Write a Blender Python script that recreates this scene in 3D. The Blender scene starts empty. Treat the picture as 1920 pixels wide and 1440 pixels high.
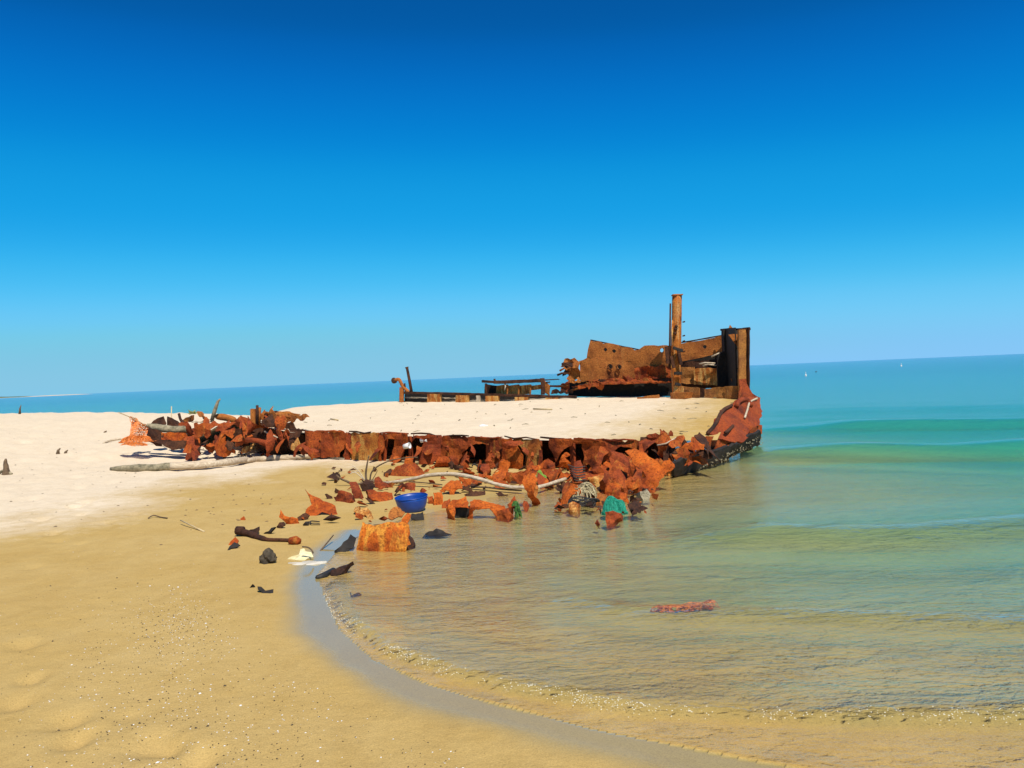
import bpy, bmesh, math, random
import numpy as np
from mathutils import Vector, Matrix, noise
from mathutils.geometry import delaunay_2d_cdt

random.seed(7)
SC = bpy.context.scene
COL = SC.collection
R = math.radians

# ------------------------------------------------------------------ camera
FPX, CX, CY = 1550.0, 960.0, 720.0          # focal length in pixels of a 1920 x 1440 picture
CAM_Z = 1.70
ROLL = math.atan(0.0427)                    # the horizon climbs to the right
PITCH = math.atan(16.0 / FPX)               # a touch downwards
FWD = Vector((0, math.cos(PITCH), -math.sin(PITCH)))
UPV = Vector((0, math.sin(PITCH), math.cos(PITCH)))
RX = Vector((1, 0, 0))
cr, sr = math.cos(ROLL), math.sin(ROLL)
cam_right = RX * cr - UPV * sr
cam_up = RX * sr + UPV * cr
cam_data = bpy.data.cameras.new('camera')
cam = bpy.data.objects.new('camera', cam_data)
COL.objects.link(cam)
m = Matrix((cam_right, cam_up, -FWD)).transposed().to_4x4()
m.translation = Vector((0, 0, CAM_Z))
cam.matrix_world = m
cam_data.sensor_width = 36.0
cam_data.lens = FPX * 36.0 / 1920.0
cam_data.clip_start = 0.05
cam_data.clip_end = 40000
SC.camera = cam

# ------------------------------------------------------------------ sky and sun
SUN_ELEV, SUN_AZ = 56.0, 158.0              # azimuth: degrees clockwise from +Y (view direction)
world = bpy.data.worlds.new('World')
SC.world = world
world.use_nodes = True
wn, wl = world.node_tree.nodes, world.node_tree.links
wn.clear()
w_out = wn.new('ShaderNodeOutputWorld')
w_bg = wn.new('ShaderNodeBackground')
w_sky = wn.new('ShaderNodeTexSky')
w_sky.sky_type = 'NISHITA'
w_sky.sun_disc = False
w_sky.sun_elevation = R(SUN_ELEV)
w_sky.sun_rotation = R(SUN_AZ)
w_sky.altitude = 0
w_sky.air_density = 0.6
w_sky.dust_density = 0.0
w_sky.ozone_density = 3.0
w_dim = wn.new('ShaderNodeVectorMath')
w_dim.operation = 'SCALE'
w_dim.inputs['Scale'].default_value = .1
w_crv = wn.new('ShaderNodeRGBCurve')        # film response: deep saturated blue, softer towards the horizon
RAW = [(.076, .084, .097, .114, .136, .178, .244, .353, .591), (.135, .150, .172, .200, .238, .305, .404, .551, .792), (.272, .300, .338, .385, .445, .542, .663, .796, .893)]
WANT = [(.0012, .0012, .0014, .0022, .0056, .015, .058, .150, .225), (.100, .130, .178, .234, .308, .375, .490, .580, .57), (.372, .475, .585, .665, .738, .815, .890, .915, .79)]
for c in range(3):
    cv = w_crv.mapping.curves[c]
    pts = [(0, .3 * WANT[c][0])] + [(x, y / 1.275) for x, y in zip(RAW[c], WANT[c])] + [(1, WANT[c][-1] / 1.275)]
    while len(cv.points) < len(pts):
        cv.points.new(.5, .5)
    for p, (x, y) in zip(cv.points, pts):
        p.location = (x, y)
w_crv.mapping.update()
w_up = wn.new('ShaderNodeVectorMath')
w_up.operation = 'SCALE'
w_up.inputs['Scale'].default_value = 10.0
w_bg.inputs['Strength'].default_value = 0.10
wl.new(w_sky.outputs[0], w_dim.inputs[0])
wl.new(w_dim.outputs[0], w_crv.inputs['Color'])
wl.new(w_crv.outputs[0], w_up.inputs[0])
wl.new(w_up.outputs[0], w_bg.inputs['Color'])
wl.new(w_bg.outputs[0], w_out.inputs[0])

sun_data = bpy.data.lights.new('sun', 'SUN')
sun_data.energy = 4.4
sun_data.angle = R(0.53)
sun_data.color = (1.0, 0.95, 0.86)
sun = bpy.data.objects.new('sun', sun_data)
COL.objects.link(sun)
to_sun = Vector((math.sin(R(SUN_AZ)) * math.cos(R(SUN_ELEV)), math.cos(R(SUN_AZ)) * math.cos(R(SUN_ELEV)), math.sin(R(SUN_ELEV))))
sun.rotation_euler = to_sun.to_track_quat('Z', 'Y').to_euler()
sun.location = (10, -10, 20)

SC.view_settings.view_transform = 'Standard'
SC.view_settings.look = 'None'
SC.view_settings.exposure = 0.35
SC.view_settings.gamma = 1.0
SC.view_settings.use_curve_mapping = False
SC.render.engine = 'CYCLES'
SC.cycles.max_bounces = 8
SC.cycles.transparent_max_bounces = 12
SC.cycles.use_denoising = True
SC.cycles.volume_bounces = 1

# ------------------------------------------------------------------ seeing: pixel of the survey photograph -> ray
def ray(px, py):
    u, w = (px - CX) / FPX, (CY - py) / FPX
    u2, w2 = u * cr + w * sr, -u * sr + w * cr
    return FWD + RX * u2 + UPV * w2
CAM = Vector((0, 0, CAM_Z))
def atY(px, py, y):
    d = ray(px, py)
    return CAM + d * (y / d.y)
def atZ(px, py, z):
    d = ray(px, py)
    return CAM + d * ((z - CAM_Z) / d.z)
def on_plane(px, py, plane):
    O, N = plane
    d = ray(px, py)
    return CAM + d * ((O - CAM).dot(N) / d.dot(N))

# survey crops: corner and scale
CROPS = {'1': (1020, 530, 4.3636), '2': (720, 670, 5.3333), '3': (180, 730, 4.8), '4': (500, 770, 5.053), '5': (860, 780, 4.8),
         '6': (1180, 720, 5.1428), '7': (600, 850, 4.8), '8': (400, 900, 4.8), 'A': (220, 740, 9.6), 'B': (380, 740, 8.727),
         'C': (800, 840, 12.0), 'D': (960, 800, 9.0), 'E': (1100, 800, 7.58), 'F': (1240, 590, 8.0), 'P': (0, 0, 1.0)}
def Q(crop, *xy):
    ox, oy, s = CROPS[crop]
    return [(ox + xy[i] / s, oy + xy[i + 1] / s) for i in range(0, len(xy), 2)]

# ------------------------------------------------------------------ terrain
def wz(pts, z=0.0):
    return [tuple(atZ(x, y, z).xy) for x, y in pts]
NEAR_SHORE = [(160, -160), (26, -18), (8, -1.5), (4.2, 1.4)] + wz([(1700, 1475), (1400, 1425), (1120, 1368), (913, 1316), (800, 1282),
    (700, 1236), (637, 1180), (606, 1110), (597, 1075), (640, 1026), (690, 996), (760, 972), (850, 952), (930, 930), (1010, 916),
    (1080, 905), (1150, 906), (1215, 896)]) + [(1.9, 14.8), (2.4, 18.0)]
FAR_SHORE = [(2.4, 18.0), (2.4, 21.0), (.2, 25.0), (-4.0, 29.6), (-12, 34.5), (-25, 42), (-60, 58), (-200, 110), (-500, 200)]
LAND = NEAR_SHORE + FAR_SHORE[1:] + [(-600, -300), (160, -300)]

def seg_dist(X, Y, pl):
    best = np.full(X.shape, 1e9)
    for (x0, y0), (x1, y1) in zip(pl[:-1], pl[1:]):
        dx, dy = x1 - x0, y1 - y0
        t = np.clip(((X - x0) * dx + (Y - y0) * dy) / (dx * dx + dy * dy + 1e-12), 0, 1)
        best = np.minimum(best, (X - x0 - t * dx) ** 2 + (Y - y0 - t * dy) ** 2)
    return np.sqrt(best)
def inside(X, Y, poly):
    r = np.zeros(X.shape, bool)
    n = len(poly)
    for i in range(n):
        x0, y0 = poly[i]
        x1, y1 = poly[(i + 1) % n]
        c = ((y0 > Y) != (y1 > Y)) & (X < (x1 - x0) * (Y - y0) / (y1 - y0 + 1e-12) + x0)
        r ^= c
    return r
_rng = np.random.RandomState(3)
_LAT = _rng.rand(256, 256)
def vnoise(X, Y, s, seed=0):
    x, y = X * s + seed * 17.3, Y * s + seed * 9.1
    xi, yi = np.floor(x).astype(int), np.floor(y).astype(int)
    fx, fy = x - xi, y - yi
    fx, fy = fx * fx * (3 - 2 * fx), fy * fy * (3 - 2 * fy)
    g = lambda a, b: _LAT[a & 255, b & 255]
    return (g(xi, yi) * (1 - fx) + g(xi + 1, yi) * fx) * (1 - fy) + (g(xi, yi + 1) * (1 - fx) + g(xi + 1, yi + 1) * fx) * fy - 0.5
def sstep(a, b, x):
    t = np.clip((x - a) / (b - a), 0, 1)
    return t * t * (3 - 2 * t)
def shore_d(X, Y):
    dn, df = seg_dist(X, Y, NEAR_SHORE), seg_dist(X, Y, FAR_SHORE)
    ins = inside(X, Y, LAND)
    return dn, df, ins
# the edge between pale dry sand and the damp slope (world xy, landward is to its left)
DRY_EDGE = wz([(-500, 1120), (0, 985), (120, 960), (200, 940), (270, 918), (360, 897), (500, 878), (640, 862)], 0.2) + [(-2.0, 17.0), (3, 14)]
DRY_POLY = DRY_EDGE + [(8, 22), (-4, 40), (-30, 60), (-400, 160), (-400, 0)]
# trodden dents: (pixel x, pixel y, radius m, depth m)
PRINTS = [(45, 1210, .13, .02), (130, 1352, .14, .025), (140, 1388, .12, .03), (285, 1398, .14, .03), (325, 1405, .1, .025), (370, 1428, .14, .03),
          (60, 1065, .12, .012), (55, 1275, .1, .02), (110, 1015, .12, .012), (30, 1320, .12, .02), (240, 1345, .1, .01),
          (140, 950, .16, .03), (160, 942, .14, .03), (75, 975, .14, .03), (100, 1000, .14, .02), (150, 965, .12, .02), (200, 980, .13, .015),
          (60, 935, .2, .03), (145, 915, .2, .04), (150, 895, .2, .035), (160, 868, .22, .04), (165, 850, .25, .03), (80, 850, .22, .05), (105, 850, .2, .05),
          (40, 830, .3, .05), (60, 818, .3, .05), (20, 905, .2, .03), (150, 1020, .1, .012), (250, 965, .12, .012), (95, 890, .25, .04), (210, 905, .2, .02)]
_pr = []
def H(X, Y, fine=True):
    X, Y = np.asarray(X, float), np.asarray(Y, float)
    dn, df, ins = shore_d(X, Y)
    a = np.interp(dn, [0, .4, 2, 5, 8, 11, 14, 18, 24, 40, 200], [0, .010, .05, .13, .19, .25, .45, .80, .99, 1.08, 1.3])
    b = np.interp(df, [0, 2, 4.5, 8, 40], [0, .55, 1.02, 1.2, 3.0])
    up = np.minimum(a, b)
    d = np.minimum(dn, df)
    dw = np.interp(d, [0, .3, 1, 3, 6, 12, 30, 100], [0, -.012, -.04, -.13, -.30, -.75, -1.7, -3.2])
    z = np.where(ins, up, dw)
    z = z - .16 * np.exp(-(((X + 6.6) / 3.2) ** 2 + ((Y - 18.6) / 1.6) ** 2)) * ins
    lift = sstep(3.5, 10, d) * ins
    z = z + lift * (0.05 * vnoise(X, Y, .45, 1) + .03 * vnoise(X, Y, 1.3, 2))
    if fine:
        drym = sstep(4.5, 8.5, dn) * ins
        z = z + drym * (.05 * vnoise(X, Y, 2.6, 3) + .04 * vnoise(X, Y, 5.5, 4))
        z = z + ins * sstep(.3, 2, d) * .008 * vnoise(X, Y, 5, 5) + ins * sstep(3, 6, d) * .02 * vnoise(X, Y, .9, 6)
        z = z + (~ins) * .012 * vnoise(X, Y * 1.6, 2.4, 7)
        for x, y, r, dp in _pr:
            q = ((X - x) ** 2 + ((Y - y) / 1.2) ** 2) / (r * r)
            k = np.where(q < 6, (1 - q) * np.exp(-q), 0)
            z = z - dp * 1.5 * k
    return z
def ground(px, py, water=False):
    """where the sight line through a pixel meets the beach (or the sea)"""
    d = ray(px, py)
    d = d / d.y
    t = np.geomspace(1.2, 90, 900)
    zr = CAM_Z + d.z * t
    h = H(d.x * t, t, False)
    if water:
        h = np.maximum(h, 0)
    k = np.where(zr < h)[0]
    i = k[0] if len(k) else 899
    i = max(i, 1)
    f0, f1 = zr[i - 1] - h[i - 1], zr[i] - h[i]
    s = t[i - 1] + (t[i] - t[i - 1]) * (f0 / (f0 - f1 + 1e-9))
    return CAM + d * float(s)
for px, py, r, dp in PRINTS:
    g = ground(px, py)
    _pr.append((g.x, g.y, r, dp))

# ------------------------------------------------------------------ material kit
class NT:
    def __init__(s, name):
        s.m = bpy.data.materials.new(name)
        s.m.use_nodes = True
        s.n, s.l = s.m.node_tree.nodes, s.m.node_tree.links
        s.n.clear()
        s.out = s.n.new('ShaderNodeOutputMaterial')
    def node(s, t, **kw):
        n = s.n.new('ShaderNode' + t)
        for k, v in kw.items():
            if k.startswith('i_'):
                s.put(n.inputs[k[2:].replace('_', ' ')], v)
            else:
                setattr(n, k, v)
        return n
    def put(s, sock, v):
        if isinstance(v, bpy.types.NodeSocket):
            s.l.new(v, sock)
        elif isinstance(v, (tuple, list)) and len(v) == 3 and sock.type == 'RGBA':
            sock.default_value = (*v, 1)
        else:
            sock.default_value = v
    def math(s, op, a, b=0.0, clamp=False):
        n = s.n.new('ShaderNodeMath')
        n.operation = op
        n.use_clamp = clamp
        s.put(n.inputs[0], a)
        s.put(n.inputs[1], b)
        return n.outputs[0]
    def mix(s, f, a, b, mode='MIX'):
        n = s.n.new('ShaderNodeMix')
        n.data_type = 'RGBA'
        n.blend_type = mode
        s.put(n.inputs[0], f)
        s.put(n.inputs[6], a)
        s.put(n.inputs[7], b)
        return n.outputs[2]
    def noise(s, vec, scale, detail=4, rough=.55, dist=0.0):
        n = s.n.new('ShaderNodeTexNoise')
        s.l.new(vec, n.inputs['Vector'])
        n.inputs['Scale'].default_value = scale
        n.inputs['Detail'].default_value = detail
        n.inputs['Roughness'].default_value = rough
        n.inputs['Distortion'].default_value = dist
        return n.outputs['Fac']
    def ramp(s, f, *stops):
        n = s.n.new('ShaderNodeValToRGB')
        e = n.color_ramp.elements
        while len(e) < len(stops):
            e.new(0.5)
        for el, (p, c) in zip(e, stops):
            el.position = p
            el.color = (*c, 1) if isinstance(c, tuple) else (c, c, c, 1)
        s.l.new(f, n.inputs[0])
        return n.outputs[0]
    def pos(s, sc=(1, 1, 1), obj=False):
        src = s.node('TexCoord').outputs['Object'] if obj else s.node('NewGeometry').outputs['Position']
        mp = s.n.new('ShaderNodeMapping')
        mp.inputs['Scale'].default_value = sc
        s.l.new(src, mp.inputs['Vector'])
        return mp.outputs[0]
    def attr(s, name):
        return s.node('Attribute', attribute_name=name).outputs['Fac']
    def bump(s, h, strength, dist, normal=None):
        n = s.n.new('ShaderNodeBump')
        n.inputs['Strength'].default_value = strength
        n.inputs['Distance'].default_value = dist
        s.l.new(h, n.inputs['Height'])
        if normal is not None:
            s.l.new(normal, n.inputs['Normal'])
        return n.outputs[0]
    def bsdf(s, color, rough, normal=None, **kw):
        n = s.n.new('ShaderNodeBsdfPrincipled')
        s.put(n.inputs['Base Color'], color)
        s.put(n.inputs['Roughness'], rough)
        if normal is not None:
            s.l.new(normal, n.inputs['Normal'])
        for k, v in kw.items():
            s.put(n.inputs[k.replace('_', ' ')], v)
        s.l.new(n.outputs[0], s.out.inputs[0])
        return n

def rust(name, dark, mid, hot, pale, streak=.35, patch=2.2, pale_at=.68, rough=.88, run=(7, 7, .9)):
    t = NT(name)
    p = t.pos()
    big = t.noise(p, patch, 8, .62, .4)
    c = t.ramp(big, (.30, dark), (.43, mid), (.60, hot), (.80, mid))
    sp = t.pos(run)
    st = t.noise(sp, 1.6, 5, .6)
    c = t.mix(t.math('MULTIPLY', t.ramp(st, (pale_at - .12, 0.0), (pale_at, 1.0)), streak), c, pale)
    fine = t.noise(p, 34, 6, .7)
    c = t.mix(t.ramp(fine, (.34, .75), (.52, 0.0)), c, dark)
    c = t.mix(t.ramp(t.noise(p, 9, 5, .65), (.56, 0.0), (.70, .55)), c, hot)
    c = t.mix(.5, c, t.ramp(t.noise(p, 70, 3, .7), (.3, .35), (.7, 1.45)), 'MULTIPLY')
    b = t.bump(fine, .55, .02)
    b = t.bump(t.noise(p, 6, 6, .6), .45, .06, b)
    t.bsdf(c, rough, b, Specular_IOR_Level=.25)
    return t.m

def plain(name, c0, c1, scale=8, rough=.8, stretch=(1, 1, 1), bump=.3, spec=.3, obj=False):
    t = NT(name)
    p = t.pos(stretch, obj)
    f = t.noise(p, scale, 6, .65)
    t.bsdf(t.ramp(f, (.3, c0), (.7, c1)), rough, t.bump(f, bump, .02), Specular_IOR_Level=spec)
    return t.m

M = {}
M['bright'] = rust('rust_bright', (.07, .011, .003), (.33, .055, .006), (.54, .115, .009), (.66, .28, .04), .3)
M['bright_block'] = rust('rust_block', (.09, .014, .003), (.40, .075, .007), (.60, .14, .010), (.72, .38, .05), .5, 2.6, .6)
M['mast'] = rust('rust_mast', (.10, .022, .006), (.40, .10, .014), (.52, .17, .022), (.62, .42, .18), .5, 3.0, .62)
M['hull'] = rust('rust_hull', (.045, .008, .003), (.26, .045, .008), (.42, .085, .010), (.55, .28, .04), .35)
M['red'] = rust('rust_red', (.05, .010, .005), (.22, .038, .010), (.33, .058, .010), (.44, .15, .03), .2)
M['tan'] = rust('rust_tan', (.085, .022, .006), (.34, .105, .020), (.44, .148, .027), (.52, .23, .06), .3, 2.0)
M['ochre'] = rust('rust_ochre', (.11, .024, .006), (.38, .105, .016), (.52, .19, .03), (.74, .44, .13), .7, 3.2, .57)
M['dark'] = rust('rust_dark_and_shade', (.012, .007, .005), (.045, .018, .010), (.10, .036, .014), (.14, .06, .03), .2)  # dark rust; on some wreck panels it is shadow put into colour
M['black'] = plain('black_and_shade', (.008, .007, .006), (.03, .022, .016), 14, .75)  # own colour of black scraps; in wreck recesses it is painted shade
M['wood'] = plain('driftwood_bleached', (.30, .21, .12), (.66, .54, .38), 5, .85, (.6, 6, 6), .4)
M['wood_mossy'] = plain('driftwood_mossy', (.06, .055, .03), (.42, .34, .21), 9, .9, (1, 1, 1), .5)
M['twig'] = plain('twig_bark', (.05, .03, .018), (.20, .13, .07), 16, .9)
M['bamboo'] = plain('cane_yellow', (.42, .30, .14), (.62, .48, .26), 6, .7)
M['stone'] = plain('stone_dark', (.03, .024, .016), (.10, .075, .045), 12, .9, bump=.7)
M['foam'] = plain('foam_yellow', (.45, .36, .14), (.85, .76, .46), 10, .85)
M['white'] = plain('white_plastic', (.62, .60, .55), (.82, .80, .76), 6, .5)
M['orange_net'] = plain('orange_netting', (.55, .12, .02), (.78, .26, .05), 20, .6)
M['lime'] = plain('lime_netting', (.12, .30, .03), (.36, .52, .10), 20, .7)
M['teal'] = plain('teal_netting', (.01, .20, .12), (.03, .36, .23), 20, .6)
M['moss'] = plain('green_weed', (.02, .06, .015), (.08, .22, .04), 20, .8)
M['rope'] = plain('rope_straw', (.25, .19, .09), (.58, .48, .28), 20, .85)
M['cable'] = plain('cable_black', (.01, .01, .01), (.04, .035, .03), 20, .6)
M['barnacle'] = plain('barnacle_shell', (.08, .065, .035), (.42, .35, .22), 40, .8)
M['leafgreen'] = plain('dry_leaf', (.16, .19, .05), (.42, .40, .14), 8, .7)
M['tank'] = plain('worn_glass', (.04, .16, .06), (.12, .34, .16), 8, .3)
def blue_mat():
    t = NT('blue_plastic')
    p = t.pos((1, 1, 1), True)
    c = t.mix(t.ramp(t.noise(p, 12, 5, .7), (.45, 0.0), (.75, .35)), (.003, .045, .26), (.02, .09, .34))
    t.bsdf(c, t.ramp(t.noise(p, 9, 4), (.3, .28), (.7, .5)), None, Specular_IOR_Level=.5)
    return t.m
M['blue'] = blue_mat()

def sand_mat():
    t = NT('sand')
    p = t.pos()
    dry, wet = t.attr('dry'), t.attr('wet')
    n1 = t.noise(p, .7, 5, .6)
    n2 = t.noise(p, 5, 6, .65)
    grain = t.noise(p, 130, 3, .8)
    damp_c = t.mix(n2, (.40, .26, .078), (.50, .335, .115))
    damp_c = t.mix(t.ramp(n1, (.4, 0.0), (.65, .5)), damp_c, (.52, .37, .15))
    damp_c = t.mix(t.ramp(t.noise(t.pos((1.0, .45, 1)), 2.2, 5, .7, 1.2), (.45, 0.0), (.7, .35)), damp_c, (.36, .225, .068))
    dry_c = t.mix(n2, (.58, .45, .29), (.76, .63, .45))
    dd = t.math('ADD', dry, t.math('MULTIPLY', t.math('SUBTRACT', n2, .5), .5))
    c = t.mix(t.ramp(dd, (.2, 0.0), (.8, 1.0)), damp_c, dry_c)
    c = t.mix(t.math('MULTIPLY', wet, .6), c, (.29, .235, .08))
    g = t.ramp(grain, (.28, .62), (.5, 1.0), (.72, 1.25))
    c = t.mix(.75, c, g, 'MULTIPLY')
    rough = t.math('SUBTRACT', .95, t.math('MULTIPLY', wet, .86), True)
    fine = t.math('MULTIPLY', t.noise(p, 60, 5, .75), t.math('SUBTRACT', 1.0, wet, True))
    b = t.bump(fine, .5, .012)
    b = t.bump(t.math('MULTIPLY', t.noise(p, 7, 5, .6), t.math('SUBTRACT', 1.0, wet, True)), .45, .035, b)
    t.bsdf(c, rough, b, Specular_IOR_Level=t.math('MULTIPLY_ADD', wet, .9) if False else t.math('ADD', .08, t.math('MULTIPLY', wet, .3)), IOR=1.45,
           Coat_Weight=t.math('MULTIPLY', wet, .6), Coat_Roughness=.07, Coat_IOR=1.4)
    return t.m
M['sand'] = sand_mat()

def water_mat():
    t = NT('sea_water')
    geo = t.node('NewGeometry').outputs['Position']
    sx = t.pos((.8, 1.5, 1))
    r0 = t.noise(t.pos((1, 1.1, 1)), 24, 3, .6, .4)
    r1 = t.noise(sx, 7.5, 4, .6, .6)
    r2 = t.noise(sx, 1.9, 4, .55, .5)
    r3 = t.noise(t.pos((.25, 1.0, 1)), .35, 4, .55)
    calm = t.attr('calm')
    amp = t.math('SUBTRACT', 1.0, calm, True)
    b = t.bump(t.math('MULTIPLY', t.math('SUBTRACT', r0, .5), amp), .9, .011)
    b = t.bump(t.math('MULTIPLY', t.math('SUBTRACT', r1, .5), amp), .8, .022, b)
    b = t.bump(t.math('MULTIPLY', t.math('SUBTRACT', r2, .5), amp), .8, .045, b)
    b = t.bump(t.math('MULTIPLY', t.math('SUBTRACT', r3, .5), amp), .7, .14, b)
    fr = t.node('Fresnel', i_IOR=1.42)
    t.l.new(b, fr.inputs['Normal'])
    gl = t.node('BsdfGlossy', i_Roughness=t.attr('chop'))
    gl.inputs['Color'].default_value = (1, 1, 1, 1)
    t.l.new(b, gl.inputs['Normal'])
    tr = t.node('BsdfTransparent')
    tr.inputs['Color'].default_value = (.97, .99, .97, 1)
    mx = t.node('MixShader')
    t.l.new(t.math('MULTIPLY', fr.outputs[0], 1.0, True), mx.inputs[0])
    t.l.new(tr.outputs[0], mx.inputs[1])
    t.l.new(gl.outputs[0], mx.inputs[2])
    t.l.new(mx.outputs[0], t.out.inputs['Surface'])
    va = t.node('VolumeAbsorption', i_Density=.55)
    va.inputs['Color'].default_value = (.20, .90, .88, 1)
    vs_ = t.node('VolumeScatter', i_Density=.13)
    vs_.inputs['Color'].default_value = (.30, .70, 1.0, 1)
    ad = t.node('AddShader')
    t.l.new(va.outputs[0], ad.inputs[0])
    t.l.new(vs_.outputs[0], ad.inputs[1])
    t.l.new(ad.outputs[0], t.out.inputs['Volume'])
    t.m.cycles.homogeneous_volume = True
    return t.m
M['water'] = water_mat()

# ------------------------------------------------------------------ mesh kit
def tag(o, label, cat, group=None, kind=None):
    if label:
        o['label'] = label
    if cat:
        o['category'] = cat
    if group:
        o['group'] = group
    if kind:
        o['kind'] = kind
    return o
def empty(name, loc, label=None, cat=None, group=None):
    o = bpy.data.objects.new(name, None)
    o.empty_display_size = .2
    COL.objects.link(o)
    o.location = loc
    return tag(o, label, cat, group)
def link(name, verts, faces, mat, parent=None, origin=None, smooth=False):
    """one mesh object; verts are world points"""
    if origin is None:
        v = Vector((sum(p[0] for p in verts) / len(verts), sum(p[1] for p in verts) / len(verts), min(p[2] for p in verts)))
    else:
        v = Vector(origin)
    me = bpy.data.meshes.new(name)
    me.from_pydata([(p[0] - v.x, p[1] - v.y, p[2] - v.z) for p in verts], [], faces)
    me.validate()
    if smooth:
        me.polygons.foreach_set('use_smooth', [True] * len(me.polygons))
    me.materials.append(M[mat] if isinstance(mat, str) else mat)
    o = bpy.data.objects.new(name, me)
    COL.objects.link(o)
    if parent is not None:
        o.parent = parent
        o.location = v - parent.matrix_basis.translation if parent.parent is None else v - parent.parent.matrix_basis.translation - parent.matrix_basis.translation
    else:
        o.location = v
    return o
def np_mesh(name, co, quads, mat, attrs=None, smooth=True):
    me = bpy.data.meshes.new(name)
    me.vertices.add(len(co))
    me.vertices.foreach_set('co', co.astype(np.float32).ravel())
    me.loops.add(quads.size)
    me.loops.foreach_set('vertex_index', quads.astype(np.int32).ravel())
    me.polygons.add(len(quads))
    me.polygons.foreach_set('loop_start', np.arange(0, quads.size, 4, dtype=np.int32))
    me.update(calc_edges=True)
    me.polygons.foreach_set('use_smooth', np.full(len(quads), smooth))
    for k, v in (attrs or {}).items():
        a = me.attributes.new(k, 'FLOAT', 'POINT')
        a.data.foreach_set('value', v.astype(np.float32).ravel())
    me.materials.append(M[mat])
    o = bpy.data.objects.new(name, me)
    COL.objects.link(o)
    return o
def grid_quads(nr, nc, off=0):
    i = np.arange(nr - 1)[:, None] * nc + np.arange(nc - 1)[None, :]
    i = i.ravel() + off
    return np.stack([i, i + 1, i + nc + 1, i + nc], 1)
def in_poly(x, y, poly):
    r = False
    j = len(poly) - 1
    for i in range(len(poly)):
        a, b = poly[i], poly[j]
        if (a[1] > y) != (b[1] > y) and x < (b[0] - a[0]) * (y - a[1]) / (b[1] - a[1]) + a[0]:
            r = not r
        j = i
    return r
def fbm(v, o=3):
    s, a = 0.0, 1.0
    for _ in range(o):
        s += a * noise.noise(v)
        v = v * 2.03 + Vector((3.1, 1.7, 5.2))
        a *= .5
    return s
def densify(poly, step, jag, seed):
    out = []
    n = len(poly)
    for i in range(n):
        a, b = Vector(poly[i]), Vector(poly[(i + 1) % n])
        L = (b - a).length
        k = max(1, int(L / step))
        d = (b - a) / max(L, 1e-6)
        nn = Vector((-d.y, d.x))
        for q in range(k):
            p = a + (b - a) * (q / k)
            if q:
                p = p + nn * jag * (fbm(Vector((p.x * 9 + seed, p.y * 9, seed * 1.7)), 2) + .6 * noise.noise(Vector((p.x * 31, p.y * 31, seed))))
            out.append((p.x, p.y))
    return out
def sheet(outline, holes, frame, th, bend, res, jag, seed):
    """crumpled plate cut to an outline. frame = (O, U, V, N); bend(u, v, P) -> offset along N. Returns verts, faces."""
    O, U, V, N = frame
    Nh = Vector((N.x, N.y, 0)).normalized() if N.z < .75 else N
    rings = [densify(outline, res * .8, jag, seed)] + [densify(h, res * .6, jag * .7, seed + 5 + i) for i, h in enumerate(holes)]
    pts, edges = [], []
    for rg in rings:
        b = len(pts)
        pts += rg
        edges += [(b + i, b + (i + 1) % len(rg)) for i in range(len(rg))]
    us = [p[0] for p in rings[0]]
    vs = [p[1] for p in rings[0]]
    y, row = min(vs) + res * .5, 0
    while y < max(vs):
        x = min(us) + res * (.5 if row % 2 else .95)
        while x < max(us):
            xx, yy = x + res * .2 * noise.noise(Vector((x * 7, y * 7, seed))), y + res * .2 * noise.noise(Vector((x * 7, y * 7, seed + 9)))
            if in_poly(xx, yy, rings[0]) and not any(in_poly(xx, yy, h) for h in rings[1:]):
                if min((xx - a) ** 2 + (yy - b) ** 2 for a, b in pts[:sum(len(r) for r in rings)]) > (res * .35) ** 2:
                    pts.append((xx, yy))
            x += res
        y += res * .87
        row += 1
    vc, _, tris, *_r = delaunay_2d_cdt([Vector(p) for p in pts], edges, [], 0, 1e-5)
    keep = []
    for t in tris:
        cx, cy = sum(vc[i].x for i in t) / 3, sum(vc[i].y for i in t) / 3
        if in_poly(cx, cy, rings[0]) and not any(in_poly(cx, cy, h) for h in rings[1:]):
            keep.append(tuple(t))
    front, back = [], []
    for c in vc:
        P = O + U * c.x + V * c.y
        P = P + Nh * bend(c.x, c.y, P)
        front.append(P)
        back.append(P - N * th)
    n = len(vc)
    faces = list(keep) + [tuple(n + i for i in reversed(t)) for t in keep]
    cnt = {}
    for t in keep:
        for a, b in ((t[0], t[1]), (t[1], t[2]), (t[2], t[0])):
            cnt[(a, b)] = 1
    for (a, b) in cnt:
        if (b, a) not in cnt:
            faces.append((b, a, n + a, n + b))
    used = sorted({i for f in faces for i in f})
    mp = {o: i for i, o in enumerate(used)}
    allv = front + back
    return [allv[i] for i in used], [tuple(mp[i] for i in f) for f in faces]
def frame_of(plane):
    O, N = plane
    N = N.normalized()
    U = Vector((0, 0, 1)).cross(N)
    U = U.normalized() if U.length > .05 else Vector((1, 0, 0))
    V = N.cross(U).normalized()
    return O, U, V, N
def vplane(a, b):
    """upright plane through two ground points, facing the camera side"""
    d = Vector((b[0] - a[0], b[1] - a[1], 0)).normalized()
    N = Vector((d.y, -d.x, 0))
    if N.y > 0:
        N = -N
    return Vector((a[0], a[1], 0)), N
def yplane(base, yaw=0, lean=0):
    """plane through a base point, turned by yaw and leaning back by lean (degrees)"""
    N = Vector((math.sin(R(yaw)) * math.cos(R(lean)), -math.cos(R(yaw)) * math.cos(R(lean)), math.sin(R(lean))))
    return Vector(base), N
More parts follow.
